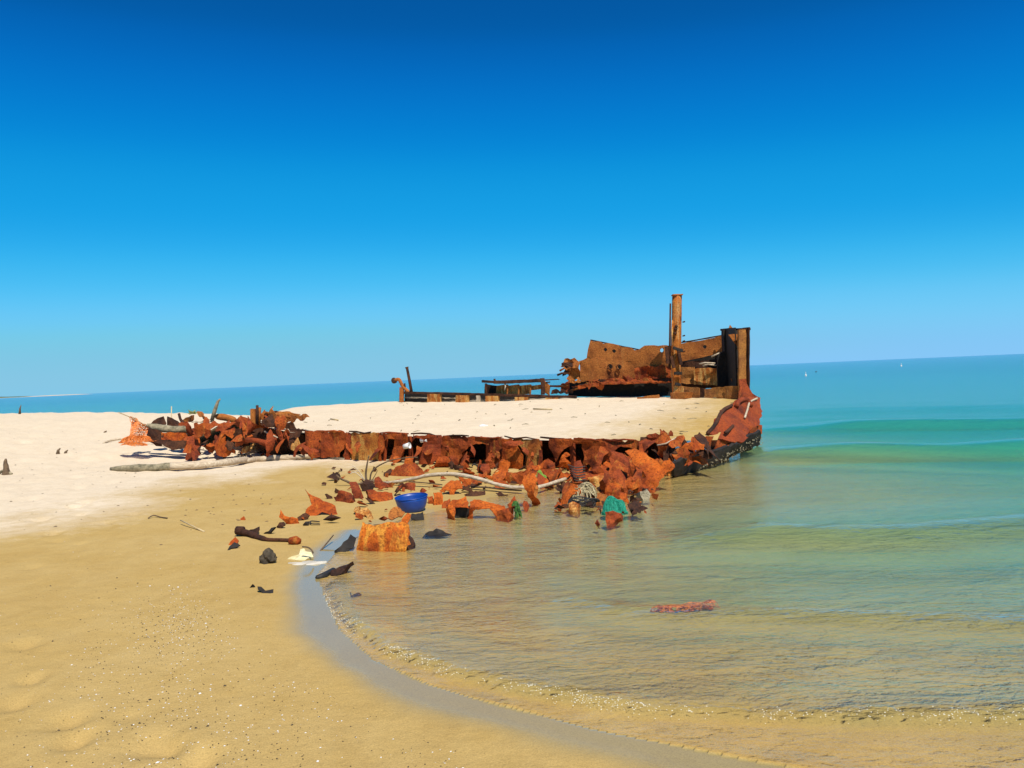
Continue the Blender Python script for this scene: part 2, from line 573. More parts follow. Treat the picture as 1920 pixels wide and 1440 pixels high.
def plate(name, outline, plane, mat, parent=None, holes=(), th=.02, crumple=.04, freq=2.5, curl=(0, 0), res=.1, jag=.02, sink=0.0, seed=None, push=0.0, crease=0, slope=.7):
    """outline in survey pixels, cut on the given plane of the place"""
    seed = random.random() * 50 if seed is None else seed
    fr = frame_of(plane)
    O, U, V, N = fr
    loc = lambda p: (lambda w: ((w - O).dot(U), (w - O).dot(V)))(on_plane(p[0], p[1], plane))
    ol = [loc(p) for p in outline]
    hl = [[loc(p) for p in h] for h in holes]
    uc = sum(p[0] for p in ol) / len(ol)
    v0, v1 = min(p[1] for p in ol), max(p[1] for p in ol)
    if sink:
        ol = [(u, v - sink if v < v0 + .12 * (v1 - v0) else v) for u, v in ol]
    rc = random.Random(seed * 31)
    hw, hh = (max(p[0] for p in ol) - min(p[0] for p in ol)) / 2, (v1 - v0) / 2
    cl = []
    for i in range(crease):
        a = rc.uniform(0, 6.28)
        if i == 0:
            a = rc.uniform(.9, 2.2)          # first fold turns the upper edge back
        cl.append((math.cos(a), math.sin(a), rc.uniform(.0, .45) * (abs(math.cos(a)) * hw + abs(math.sin(a)) * hh), slope * rc.uniform(.5, 1.5) * (1 if i % 3 == 2 else -1)))
    vm = (v0 + v1) / 2
    def bend(u, v, P):
        f = sum(k * max(0.0, (u - uc) * cx + (v - vm) * cy - d0 + .03 * noise.noise(P * 6)) for cx, cy, d0, k in cl)
        return f + push + crumple * fbm(P * freq + Vector((seed, 0, 0)), 3) + curl[0] * (u - uc) ** 2 + curl[1] * (v - v0) ** 2
    vs, fs = sheet(ol, hl, fr, th, bend, res, jag, seed)
    return link(name, vs, fs, mat, parent)
def tube(name, pts, radii, mat, parent=None, seg=8, wob=0.0, cap=True):
    vs, fs = tube_geo(pts, radii, seg, wob)
    return link(name, vs, fs, mat, parent, smooth=seg > 4)
def tube_geo(pts, radii, seg=8, wob=0.0, off=0):
    pts = [Vector(p) for p in pts]
    n = len(pts)
    if not hasattr(radii, '__len__'):
        radii = [radii] * n
    vs, fs = [], []
    up = None
    for i, p in enumerate(pts):
        d = (pts[min(i + 1, n - 1)] - pts[max(i - 1, 0)]).normalized()
        if up is None:
            up = d.orthogonal().normalized()
        else:
            up = (up - d * up.dot(d))
            up = up.normalized() if up.length > 1e-4 else d.orthogonal().normalized()
        side = d.cross(up)
        for k in range(seg):
            a = 2 * math.pi * k / seg
            r = radii[i] * (1 + wob * noise.noise(Vector((p.x * 6 + math.cos(a), p.y * 6 + math.sin(a), p.z * 6))))
            vs.append(p + (up * math.cos(a) + side * math.sin(a)) * r)
    for i in range(n - 1):
        for k in range(seg):
            fs.append((off + i * seg + k, off + i * seg + (k + 1) % seg, off + (i + 1) * seg + (k + 1) % seg, off + (i + 1) * seg + k))
    fs.append(tuple(off + k for k in reversed(range(seg))))
    fs.append(tuple(off + (n - 1) * seg + k for k in range(seg)))
    return vs, fs
def smooth_path(pts, k=4):
    pts = [Vector(p) for p in pts]
    out = []
    for i in range(len(pts) - 1):
        p0, p1, p2, p3 = pts[max(i - 1, 0)], pts[i], pts[i + 1], pts[min(i + 2, len(pts) - 1)]
        for q in range(k):
            t = q / k
            out.append(.5 * ((2 * p1) + (p2 - p0) * t + (2 * p0 - 5 * p1 + 4 * p2 - p3) * t * t + (3 * p1 - p0 - 3 * p2 + p3) * t ** 3))
    out.append(pts[-1])
    return out
def box_between(a, b, w, h, up=Vector((0, 0, 1))):
    """square bar from a to b, w across, h high"""
    a, b = Vector(a), Vector(b)
    d = (b - a).normalized()
    s = d.cross(up).normalized()
    u = s.cross(d).normalized()
    vs = [p + s * (w / 2 * i) + u * (h / 2 * j) for p in (a, b) for i, j in ((-1, -1), (1, -1), (1, 1), (-1, 1))]
    return vs, [(0, 1, 2, 3), (7, 6, 5, 4), (0, 4, 5, 1), (1, 5, 6, 2), (2, 6, 7, 3), (3, 7, 4, 0)]
def bar(name, a, b, w, h, mat, parent=None, up=Vector((0, 0, 1)), wear=.01):
    """a bar with worn, slightly uneven edges"""
    a, b = Vector(a), Vector(b)
    d = (b - a)
    n = max(2, min(14, int(d.length / .15)))
    d.normalize()
    s = d.cross(up).normalized()
    u = s.cross(d).normalized()
    prof = [(-.5, -.42), (-.42, -.5), (.42, -.5), (.5, -.42), (.5, .42), (.42, .5), (-.42, .5), (-.5, .42)]
    vs, fs = [], []
    sd = random.random() * 40
    for i in range(n + 1):
        p = a + (b - a) * (i / n)
        for q, (x, y) in enumerate(prof):
            v = p + s * (x * w) + u * (y * h)
            k = wear * noise.noise(v * 6 + Vector((sd, q * .3, 0)))
            vs.append(v + s * k + u * k * .7)
    for i in range(n):
        for q in range(8):
            fs.append((i * 8 + q, i * 8 + (q + 1) % 8, (i + 1) * 8 + (q + 1) % 8, (i + 1) * 8 + q))
    fs.append(tuple(reversed(range(8))))
    fs.append(tuple(n * 8 + q for q in range(8)))
    return link(name, vs, fs, mat, parent)
def merge(geos):
    vs, fs = [], []
    for v, f in geos:
        b = len(vs)
        vs += v
        fs += [tuple(i + b for i in t) for t in f]
    return vs, fs

# ------------------------------------------------------------------ the beach, one sheet out to the horizon
NC, NR = 760, 560
ang = np.concatenate([np.linspace(-178, -48, 90)[:-1], np.linspace(-48, 44, NC - 150), np.linspace(44, 178, 62)[1:]])
NC = len(ang)
rad = np.concatenate([np.geomspace(.25, 1.96, 40), np.geomspace(2, 13.9, 360), np.geomspace(14, 60, 120), np.geomspace(64, 9000, 40)])
A, D = np.meshgrid(np.radians(ang), rad)
GX, GY = np.sin(A) * D, np.cos(A) * D
HULL_POLY = [(-6.6, 19.3), (2.3, 13.7), (3.2, 14.6), (4.9, 17.4), (5.2, 19.6), (4.2, 21.8), (-3.6, 26.3), (-6.4, 24.0)]
GZ = H(GX, GY)
hin = inside(GX, GY, HULL_POLY)
GZ = np.where(hin, np.minimum(GZ, .12), GZ)                  # hollow under the deck of the wreck
dn, df, ins = shore_d(GX, GY)
dry = np.where(inside(GX, GY, DRY_POLY), 1.0, -1.0) * np.minimum(seg_dist(GX, GY, DRY_EDGE), 2.0)
dry = np.clip(.5 + dry * .33 + .5 * vnoise(GX, GY, 1.1, 11), 0, 1)
sheen_w = .28 + .12 * vnoise(GX, GY, 1.5, 12) + .07 * vnoise(GX, GY, 4.5, 13)
wet = np.where(ins, 1 - sstep(sheen_w * .45, sheen_w * 1.5, np.minimum(dn, df * 2)), 1.0)
wet = np.where(GY > 9.5, wet * .35, wet)
beach = np_mesh('beach', np.stack([GX, GY, GZ], -1).reshape(-1, 3), grid_quads(NR, NC), 'sand', {'dry': np.where(ins, dry, .12), 'wet': np.where(ins, wet, .15)})
beach['kind'] = 'structure'

# ------------------------------------------------------------------ the sea: waves in the surface, a body of water under it
LIP = wz([(606, 1108), (640, 1158), (720, 1214), (860, 1266), (1000, 1300), (1200, 1330), (1500, 1346), (1920, 1346), (2400, 1330)])
def crest(pts, X):
    w = sorted(wz(pts))
    return np.interp(X, [p[0] for p in w], [p[1] for p in w])
WAVES = [  # crest line in survey pixels, height, front width, back width, x from, x full
    ([(1060, 1118), (1150, 1140), (1300, 1146), (1500, 1150), (1920, 1160)], .028, .16, .5, -.1, .7),
    ([(1280, 1012), (1450, 1000), (1560, 1004), (1690, 1000), (1920, 980), (2300, 960)], .10, .27, .9, .8, 2.6),
    ([(1400, 858), (1560, 852), (1700, 850), (1920, 848), (2300, 838)], .20, .32, 1.5, 3.9, 5.0),
    ([(1440, 806), (1600, 800), (1920, 796), (2300, 788)], .15, .42, 2.0, 5.0, 9.0),
    ([(1440, 770), (1700, 764), (1920, 760), (2300, 752)], .06, 1.2, 3.0, 6.0, 14.0)]
wrad = np.concatenate([np.geomspace(1.2, 2.75, 40), np.geomspace(2.8, 11.9, 520), np.geomspace(12, 45, 200), np.geomspace(47, 12000, 60)])
wang = np.concatenate([np.linspace(-100, -30, 50)[:-1], np.linspace(-30, 46, 560), np.linspace(46, 130, 40)[1:]])
A, D = np.meshgrid(np.radians(wang), wrad)
WX, WY = np.sin(A) * D, np.cos(A) * D
dn2, df2, ins2 = shore_d(WX, WY)
off = np.where(ins2, -1.0, 1.0) * np.minimum(dn2, df2)
WZ = np.zeros_like(WX)
far = np.exp(-D / 60)
WZ += far * (.018 * vnoise(WX * .5, WY, .8, 21) + .035 * vnoise(WX * .3, WY, .28, 22)) * sstep(.5, 6, off)
for pts, hgt, wf, wb, x0, x1 in WAVES:
    yc = crest(pts, WX) + .16 * vnoise(WX, WX * 0, .9, 31) * wb
    s = WY - yc
    prof = np.where(s < 0, np.exp(-(s / wf) ** 2), np.exp(-(s / wb) ** 2))
    trough = -.35 * np.exp(-((s + wf * 2.1) / (wf * 1.6)) ** 2)
    WZ += hgt * (prof + trough) * sstep(x0, x1, WX) * (1 + .5 * vnoise(WX, WY * 0, .7, 32))
dl = seg_dist(WX, WY, LIP)
lipside = np.where(inside(WX, WY, LIP + [(30, 6), (30, 40), (-1, 40)]), 1.0, -1.0)   # seaward of the lip
sl = dl * lipside
lipamp = .042 * (1 + .8 * vnoise(WX, WY, 2.2, 41)) * sstep(30, 3, D) * sstep(-.02, .14, off)
wob = .05 * vnoise(WX, WY, 3.5, 42)
WZ += np.where(sl + wob < 0, np.exp(-((sl + wob) / .075) ** 2), np.exp(-((sl + wob) / .28) ** 2)) * lipamp
WZ += (.012 * vnoise(WX, WY, 6, 43) + .014 * vnoise(WX, WY, 19, 45) + .012 * vnoise(WX, WY, 37, 46)) * np.where(sl < 0, np.exp(-(sl / .11) ** 2), np.exp(-(sl / .035) ** 2)) * (D < 12) * sstep(-.02, .14, off)
# thin film run up the sand ahead of the lip
hb = H(WX, WY)
film = hb + np.interp(off, [-.3, -.025, .02, .12], [-.03, -.004, .0035, .005]) + .0015 * vnoise(WX, WY, 9, 44)
infilm = (sl < .1) & (off > -.3) & (D < 9)
WZ = np.where(infilm, np.where(off > 0, np.maximum(film, WZ * sstep(-.3, -.1, sl)), film), WZ)
WZ = np.where(ins2 & (off < -.03) & ~infilm, np.minimum(WZ, hb - .03), WZ)
calm = .5 * sstep(.35, -.02, sl) * (D < 12)
top = np.stack([WX, WY, WZ], -1).reshape(-1, 3)
nr, nc = WX.shape
base = top.copy()
base[:, 2] = -6.0
q = grid_quads(nr, nc)
n0 = nr * nc
# closed body: coarse floor under the surface
rim = np.concatenate([np.arange(nc), np.arange(1, nr) * nc + nc - 1, (nr - 1) * nc + np.arange(nc - 2, -1, -1), np.arange(nr - 2, 0, -1) * nc])
low = top[rim].copy()
low[:, 2] = -7.0
co = np.concatenate([top, low])
k = len(rim)
i = np.arange(k)
j = (i + 1) % k
skirt = np.stack([rim[i], n0 + i, n0 + j, rim[j]], 1)
# floor: strip between the first and last arcs of the rim
fl = []
f0, f1 = n0 + np.arange(nc), n0 + (nc - 1) + (nr - 1) + np.arange(nc)[::-1]
f1 = n0 + (nc - 1) + (nr - 1) + (nc - 1 - np.arange(nc))
floor_q = np.stack([f0[:-1], f1[:-1], f1[1:], f0[1:]], 1)
sea = np_mesh('sea', co, np.concatenate([q, skirt, floor_q]), 'water', {'calm': np.concatenate([calm.ravel(), np.zeros(k)]), 'chop': np.concatenate([np.interp(off, [0, 4, 10, 30, 90], [.05, .06, .09, .14, .20]).ravel(), np.full(k, .2)])})
sea['kind'] = 'structure'

# pale specks standing in for sun glints on the little breaking lip
fo, rb = [], random.Random(3)
lp = [Vector((x, y, 0)) for x, y in LIP]
Wx, Wy, Wz = WX.ravel(), WY.ravel(), WZ.ravel()
near_ = (D.ravel() < 11) & (np.abs(sl.ravel()) < .3)
Wx, Wy, Wz = Wx[near_], Wy[near_], Wz[near_]
for _ in range(1500):
    i_ = rb.randrange(len(lp) - 1)
    t_ = rb.random()
    p_ = lp[i_].lerp(lp[i_ + 1], t_)
    d_ = (lp[i_ + 1] - lp[i_]).normalized()
    n_ = Vector((-d_.y, d_.x, 0))
    if noise.noise(Vector((p_.x * 2.5, p_.y * 2.5, 4))) < rb.uniform(-.55, .35):
        continue
    p_ = p_ + n_ * rb.gauss(-.035, .028)
    j_ = int(np.argmin((Wx - p_.x) ** 2 + (Wy - p_.y) ** 2))
    c_ = Vector((p_.x, p_.y, float(Wz[j_]) + .001))
    r_ = rb.uniform(.0015, .0045)
    vs = [c_ + Vector(v) * r_ for v in ((1, 0, 0), (0, 1, 0), (-1, 0, 0), (0, -1, 0), (0, 0, .9), (0, 0, -.6))]
    fo.append((vs, [(0, 1, 4), (1, 2, 4), (2, 3, 4), (3, 0, 4), (1, 0, 5), (2, 1, 5), (3, 2, 5), (0, 3, 5)]))
M['glint'] = plain('glint_pale', (.62, .56, .40), (.80, .76, .62), 30, .25, spec=.6)
tag(link('lip_glints', *merge(fo), 'glint'), 'pale bubbles along the low breaking lip of the shallows', 'foam', None, 'stuff')

# ------------------------------------------------------------------ the stranded barge
WRECK = empty('shipwreck', (-1.0, 18.0, 0.2), 'rusted wreck of a barge half buried in sand at the water edge', 'shipwreck')
NW = vplane((-6.9, 18.9), (2.45, 13.1))      # near side
SP = vplane((5.6, 22.0), (-3.0, 27.8))       # far bulwark
RP = vplane((4.4, 22.0), (-3.6, 26.5))       # far coaming
LPn = vplane((4.0, 21.7), (5.5, 20.0))       # low panels by the end post
BW = vplane((2.45, 13.1), (5.4, 17.6))       # bow side
def circ(crop, x, y, r, n=12):
    return Q(crop, *[c for k in range(n) for c in (x + r * math.cos(2 * math.pi * k / n), y + r * math.sin(2 * math.pi * k / n))])
def back(plane, d):
    return plane[0] - plane[1] * d, plane[1]
def wp(name, crop, xy, plane, mat, **kw):
    return plate(name, Q(crop, *xy), plane, mat, WRECK, **kw)
def tp(crop, x, y, plane):
    p = Q(crop, x, y)[0]
    return on_plane(p[0], p[1], plane)

# near side shell, plate by plate
NS = [
 ('4', (300, 182, 500, 196, 525, 390, 440, 418, 395, 380, 385, 300, 320, 270), 'hull', dict(curl=(-2.5, 0), push=.06)),
 ('4', (520, 199, 770, 208, 772, 262, 690, 378, 520, 390), 'hull', dict(crumple=.06)),
 ('4', (772, 209, 802, 210, 794, 420, 745, 424), 'red', dict(push=.05)),
 ('4', (803, 210, 1058, 212, 1062, 414, 796, 416), 'ochre_hull', dict(crumple=.02)),
 ('4', (1060, 211, 1112, 215, 1110, 300, 1085, 420, 1056, 442), 'hull', dict(push=.03)),
 ('4', (1112, 213, 1342, 224, 1340, 260, 1300, 420, 1210, 452, 1150, 440, 1200, 330, 1215, 270, 1150, 265, 1112, 290), 'hull', dict(crumple=.09)),
 ('4', (1345, 225, 1640, 227, 1675, 300, 1645, 440, 1560, 492, 1482, 503, 1480, 400, 1530, 270, 1460, 250, 1360, 290), 'red', dict(crumple=.08, curl=(-1.5, 0), push=.14)),
 ('P', (833, 816.5, 890, 819, 916, 820.5, 916, 835, 892, 832, 878, 838, 865, 850, 858, 862, 846, 858, 835, 864, 826, 846), 'hull', dict(crumple=.07)),
 ('P', (917, 820.5, 944, 821.5, 943, 859, 930, 862, 917, 860), 'hull', dict(crumple=.03)),
 ('5', (412, 203, 488, 204, 530, 250, 600, 350, 592, 402, 540, 424, 460, 414, 400, 382), 'bright', dict(push=.06)),
 ('5', (490, 203, 722, 204, 742, 310, 742, 402, 600, 408, 603, 352, 532, 250), 'ochre_hull', dict(crumple=.03)),
 ('5', (735, 300, 762, 300, 758, 424, 733, 424), 'red', dict(push=.06, crumple=.01)),
 ('5', (815, 207, 1005, 206, 1022, 215, 1020, 262, 950, 300, 870, 352, 840, 332, 810, 280), 'hull', dict(crumple=.06)),
 ('5', (1030, 206, 1650, 221, 1645, 300, 1640, 372, 1560, 290, 1460, 272, 1380, 320, 1380, 372, 1300, 392, 1240, 402, 1200, 372, 1130, 382, 1110, 330, 1105, 250, 1040, 238), 'hull', dict(crumple=.08)),
]
M['ochre_hull'] = rust('rust_ochre_hull', (.12, .032, .008), (.36, .10, .016), (.48, .18, .025), (.66, .42, .11), .5, 2.6, .60, .88, (3, 3, 1.6))
for crop, xy, mat, kw in NS:
    rj = random.Random(len(xy) * 7 + xy[0])
    ty = min(xy[1::2])
    sc_ = CROPS[crop][2]
    xy = tuple(v + (rj.uniform(-1.6, 1.2) * sc_ if i % 2 and v < ty + 6 * sc_ else 0) for i, v in enumerate(xy))
    wp('hull_plate', crop, xy, NW, mat, **dict(dict(th=.018, crumple=.06, res=.075, jag=.04, sink=.12, freq=2.6), **kw))
# ribs and torn frames standing in the gaps of the side
for x0, y0, x1, y1 in ((724, 818, 720, 860), (768, 818, 772, 862), (829, 822, 826, 858), (868, 823, 866, 862), (916, 824, 916, 862), (1011, 826, 1012, 868), (1073, 826, 1075, 876), (1148, 830, 1146, 880), (1188, 830, 1190, 884)):
    bar('rib', on_plane(x0, y0, back(NW, .1)), on_plane(x1, y1 + 6, back(NW, .1)), .05, .12, 'red', WRECK, up=Vector((.5, -.86, 0)))
# rolled gunwale along the top of the shell
gun = [on_plane(x, y, NW) for x, y in ((540, 806.5), (600, 808), (655, 810), (710, 811.5), (770, 813.5), (835, 816.5), (890, 818.5), (945, 820), (1010, 821.5), (1075, 823), (1130, 825), (1200, 826.5))]
rj = random.Random(8)
for k, (p, q_) in enumerate(zip(gun[:-1], gun[1:])):
    e = rj.uniform(.72, .97)
    tube('gunwale', [p.lerp(q_, t_) + Vector((rj.uniform(-.02, .02), rj.uniform(-.03, .03), rj.uniform(-.02, .02))) for t_ in (0.02, e * .35, e * .7, e)], [.014, .018, .016, .012], rj.choice(['red', 'dark', 'hull']), WRECK, 6, .5)
# inner bulkhead behind the torn shell
a, b = back(NW, 1.1)[0], NW[1]
d = Vector((9.35, -5.8, 0)).normalized()
bar('inner_bulkhead', a + d * .2 + Vector((0, 0, .2)), a + d * 10.6 + Vector((0, 0, .2)), .05, .72, 'dark', WRECK)

# collapsed stern end on the left
J = [
 ('B', (455, 470, 1170, 500, 1210, 600, 1360, 720, 1360, 950, 790, 945, 780, 930, 540, 930, 440, 760), 'dark', dict(push=-.55, crumple=.05)),  # dark sheet painting the unlit inside of the stern
 ('B', (90, 985, 95, 780, 180, 680, 290, 612, 380, 640, 395, 760, 470, 780, 500, 972, 440, 998, 250, 988), 'bright', dict(curl=(-.9, 0), crumple=.04, push=.1)),
 ('B', (0, 455, 455, 456, 430, 525, 300, 500, 200, 560, 100, 660, 0, 722), 'hull', dict(crumple=.1, push=.18, curl=(0, .5))),
 ('A', (1210, 500, 1330, 470, 1425, 560, 1430, 660, 1380, 745, 1290, 702, 1232, 560), 'red', dict(crumple=.1, push=.2)),
 ('A', (1272, 750, 1400, 738, 1500, 800, 1560, 900, 1592, 1082, 1500, 1062, 1400, 962, 1282, 850), 'red', dict(crumple=.12, push=.25)),
 ('A', (1450, 962, 1562, 982, 1592, 1150, 1470, 1182, 1430, 1100), 'red', dict(crumple=.06, push=.3, sink=.1)),
 ('B', (520, 722, 690, 660, 802, 680, 780, 782, 700, 792, 600, 852, 520, 862), 'hull', dict(crumple=.08, push=.05)),
 ('B', (590, 922, 782, 800, 782, 932, 650, 945), 'ochre', dict(push=.02)),
 ('B', (930, 200, 1020, 330, 1072, 432, 890, 434), 'tan', dict(push=-.3, crumple=.06)),
 ('B', (1040, 348, 1452, 360, 1482, 392, 1402, 402, 1382, 442, 1230, 422, 1192, 472, 1080, 474, 1080, 402), 'tan', dict(push=-.5, crumple=.1)),
 ('B', (890, 442, 1050, 430, 1072, 492, 900, 502), 'tan', dict(push=-.1, crumple=.04)),
 ('B', (1170, 482, 1232, 480, 1282, 600, 1272, 662, 1210, 652), 'hull', dict(push=0, crumple=.06)),
 ('B', (1290, 592, 1552, 568, 1545, 640, 1482, 792, 1385, 900, 1362, 700), 'dark', dict(push=-.08)),
 ('B', (1482, 792, 1562, 700, 1622, 802, 1602, 892, 1482, 895), 'ochre', dict(push=.02)),
 ('B', (690, 440, 790, 260, 790, 450), 'tan', dict(push=-.35, crumple=.03)),
 ('B', (1560, 1000, 1580, 900, 1660, 800, 1720, 760, 1700, 850, 1620, 930, 1600, 1010), 'red', dict(push=.16, crumple=.05)),
]
for crop, xy, mat, kw in J:
    wp('torn_plate', crop, xy, NW, mat, **dict(dict(th=.018, crumple=.09, res=.08, jag=.06, freq=2.6, crease=2, slope=.5), **kw))
bar('bracket_post', tp('B', 832, 490, back(NW, .2)), tp('B', 828, 232, back(NW, .2)), .12, .10, 'tan', WRECK, up=Vector((1, 0, 0)))
tube('vent_pipe', [tp('B', 892, 500, back(NW, .15)), tp('B', 895, 300, back(NW, .15)), tp('B', 893, 172, back(NW, .15))], [.035, .033, .03], 'dark', WRECK)
tube('vent_pipe', [tp('B', 915, 490, back(NW, .3)), tp('B', 925, 210, back(NW, .3))], [.05, .045], 'tan', WRECK)
tube('beam', [tp('B', 1000, 292, back(NW, .5)), tp('B', 1480, 372, back(NW, .6))], [.04, .035], 'tan', WRECK, 6, .4)
tube('pipe', [tp('B', 720, 735, back(NW, -.12)), tp('B', 900, 755, back(NW, -.1)), tp('B', 1112, 805, back(NW, -.1))], [.055, .05, .048], 'red', WRECK, 8, .3)
tube('strut', [tp('B', 1015, 606, back(NW, .1)), tp('B', 1225, 702, back(NW, -.1))], [.02, .014], 'wood', WRECK, 5)
tube('rib', smooth_path([tp('A', 1110, 345, back(NW, .3)), tp('A', 1140, 450, back(NW, .25)), tp('A', 1205, 520, back(NW, .1))]), .035, 'dark', WRECK, 6)
for xy, mat in (((1180, 470, 1300, 400, 1385, 365, 1372, 450, 1250, 492), 'tan'), ((1412, 300, 1520, 345, 1600, 385, 1682, 462, 1600, 442, 1480, 402), 'tan'), ((1255, 498, 1400, 470, 1690, 468, 1700, 492, 1420, 520), 'wood')):
    wp('torn_plate', 'A', xy, back(NW, .45), mat, th=.03, crumple=.1, res=.1, jag=.04)

# bow: raised deck plate, side shell, barnacled foot
def plane3(a, b, c):
    N = (b - a).cross(c - a).normalized()
    if N.z < 0:
        N = -N
    return a, N
pA, pB, pC = atY(1335, 812, 14.7), atY(1427, 745, 17.9), atY(1410, 800, 16.2)
DP = plane3(pA, pB, pC)
wp('bow_deck', '6', (1040, 150, 1150, 120, 1274, 130, 1264, 402, 1190, 424, 1100, 555, 1000, 556, 880, 528, 760, 472, 892, 264, 985, 205), DP, 'red', th=.03, crumple=.10, res=.13, jag=.03, freq=1.6)
tube('deck_lip', smooth_path([on_plane(*Q('6', 756, 474)[0], DP), on_plane(*Q('6', 832, 380)[0], DP), on_plane(*Q('6', 895, 262)[0], DP), on_plane(*Q('6', 985, 204)[0], DP)]), .035, 'dark', WRECK, 6, .3)
tube('hawse_ring', smooth_path([on_plane(*p, DP) + Vector((0, 0, .05)) for p in Q('6', 1035, 235, 1060, 190, 1105, 172, 1145, 190, 1170, 235)]), .05, 'red', WRECK, 8, .3)
tube('deck_lip', smooth_path([on_plane(*p, DP) + Vector((0, 0, .06)) for p in Q('6', 925, 500, 965, 470, 1000, 435)]), .03, 'dark', WRECK, 6, .3)
SH = yplane(atZ(1345, 868, 0), math.degrees(math.atan2(BW[1].x, -BW[1].y)), 0)
wp('bow_plate', '6', (1000, 545, 1090, 440, 1190, 408, 1264, 396, 1256, 480, 1200, 500, 1130, 570, 1070, 585), SH, 'hull', th=.03, crumple=.08, res=.12, jag=.05, push=.04)
wp('bow_plate', '6', (560, 570, 640, 508, 760, 505, 850, 530, 1000, 548, 1060, 590, 960, 640, 870, 650, 830, 785, 740, 775, 660, 695, 590, 640), SH, 'hull', th=.03, crumple=.12, res=.11, jag=.05, holes=[Q('6', 600, 600, 640, 590, 650, 650, 610, 660), Q('6', 700, 600, 760, 590, 765, 640, 720, 650)])
SHL = yplane(atZ(1345, 868, 0), math.degrees(math.atan2(BW[1].x, -BW[1].y)), -26)
o = wp('bow_shell', '6', (430, 770, 590, 690, 740, 680, 860, 640, 950, 600, 1060, 575, 1150, 505, 1264, 446, 1284, 520, 1274, 585, 1000, 695, 850, 775, 700, 835, 600, 885, 440, 900), SHL, 'black', th=.05, crumple=.06, res=.12, jag=.05, sink=.35, push=0)  # shade of the overhang is put into the black colour
# barnacles crusted along the foot of the bow
geo = []
rnd = random.Random(5)
for k in range(130):
    t = rnd.random() ** .8
    x, y = 640 + t * 630, 845 - t * 300 + rnd.uniform(-60, 25) * (.5 + t * .7)
    P = on_plane(*Q('6', x, y)[0], SHL)
    r = rnd.uniform(.007, .019)
    n = SHL[1]
    u = Vector((0, 0, 1)).cross(n).normalized()
    v = n.cross(u)
    vs = [P + (u * math.cos(a) + v * math.sin(a)) * r for a in (0, 1.257, 2.513, 3.77, 5.03)] + [P + n * r * 1.3 + (u * rnd.uniform(-.4, .4)) * r]
    geo.append((vs, [(0, 1, 5), (1, 2, 5), (2, 3, 5), (3, 4, 5), (4, 0, 5)]))
# they sit on the crumpled shell, so push them out a little
vs, fs = merge(geo)
tag(link('barnacles', [p + SHL[1] * .025 for p in vs], fs, 'barnacle', WRECK), None, None, None, 'stuff')
wp('bow_plate', '1', (1600, 790, 1652, 785, 1700, 905, 1778, 945, 1700, 970, 1590, 975), yplane(atY(1400, 745, 19.0), 25, 10), 'red', th=.03, crumple=.06, res=.12, jag=.03)
# crumpled shoulder where the side meets the bow
SHO = yplane(on_plane(1250, 860, NW), -4, 8)
for xy, mat, kw in [
 ((860, 140, 940, 108, 1080, 98, 1145, 108, 1152, 182, 1080, 212, 980, 234, 900, 204), 'red', dict(push=-.1)),
 ((1180, 152, 1226, 62, 1262, 152), 'red', dict(push=-.25, crumple=.02)),
 ((1150, 250, 1250, 180, 1330, 128, 1392, 128, 1412, 172, 1352, 232, 1342, 292, 1200, 292), 'hull', dict()),
 ((780, 160, 880, 150, 930, 240, 900, 290, 800, 320, 770, 240), 'dark', dict(push=-.15)),  # dark plate standing in for a cast shadow
 ((1345, 205, 1402, 180, 1465, 302, 1350, 304), 'dark', dict(push=-.1)),
 ((1000, 270, 1145, 270, 1165, 370, 1132, 442, 1060, 445, 1000, 382), 'hull', dict(push=.05)),
 ((1200, 295, 1422, 312, 1452, 482, 1402, 542, 1290, 602, 1222, 422), 'hull', dict(push=.12, curl=(-.8, 0))),
 ((1170, 380, 1202, 368, 1288, 642, 1252, 694), 'dark', dict(push=.1, crumple=.02)),
 ((1090, 600, 1180, 590, 1280, 690, 1180, 712, 1100, 690), 'ochre', dict(push=-.1))]:
    wp('torn_plate', 'E', xy, SHO, mat, **dict(dict(th=.02, crumple=.10, res=.06, jag=.05, freq=3, crease=3, slope=.6), **kw))
tube('strut', [tp('E', 1000, 265, SHO), tp('E', 1130, 240, SHO), tp('E', 1280, 150, SHO)], [.014, .016, .01], 'wood', WRECK, 5)

# end post and bulkhead at the bow
pb = atY(1391, 748, 19.9)
pt = atY(1391, 618, 19.9)
M['ochre_post'] = rust('rust_post', (.10, .035, .012), (.27, .10, .025), (.42, .17, .035), (.52, .28, .08), .4, 1.8)
bar('end_post', pb - Vector((0, 0, .15)), pt, .20, .07, 'ochre_post', WRECK, up=Vector((.3, -.95, 0)), wear=.015)
bar('post_flange', atY(1399, 760, 19.95), atY(1399, 614, 19.95), .03, .28, 'dark', WRECK, up=Vector((.3, -.95, 0)), wear=.01)
EB = [(5.50, 20.05), (5.62, 22.3)]
bar('end_bulkhead', (5.47, 20.1, 1.70), (5.56, 21.7, 1.76), .04, 1.86, 'black', WRECK, wear=.02)  # black colour carries the shade on its inner face
bar('top_cap', atY(1358, 618, 21.6), atY(1399, 617, 19.9), .22, .05, 'dark', WRECK)
wp('gusset', '1', (1508, 425, 1603, 418, 1603, 548), yplane(atY(1388, 640, 20.1), 10, 0), 'tan', th=.02, crumple=.02, res=.1, jag=.01)
wp('torn_plate', '1', (1510, 380, 1522, 345, 1552, 382), yplane(atY(1375, 617, 20.8), 10, 0), 'tan', th=.02, crumple=.02, res=.1)
for x0, y0, x1, y1 in ((1378, 692, 1392, 690), (1378, 715, 1390, 716), (1372, 650, 1388, 655)):
    bar('bracket', atY(x0, y0, 20.9), atY(x1, y1, 20.1), .08, .03, 'tan', WRECK)
bar('recess_frame', atY(1346, 666, 22.2), atY(1346, 722, 22.2), .16, .05, 'dark', WRECK, up=Vector((.3, -.95, 0)))
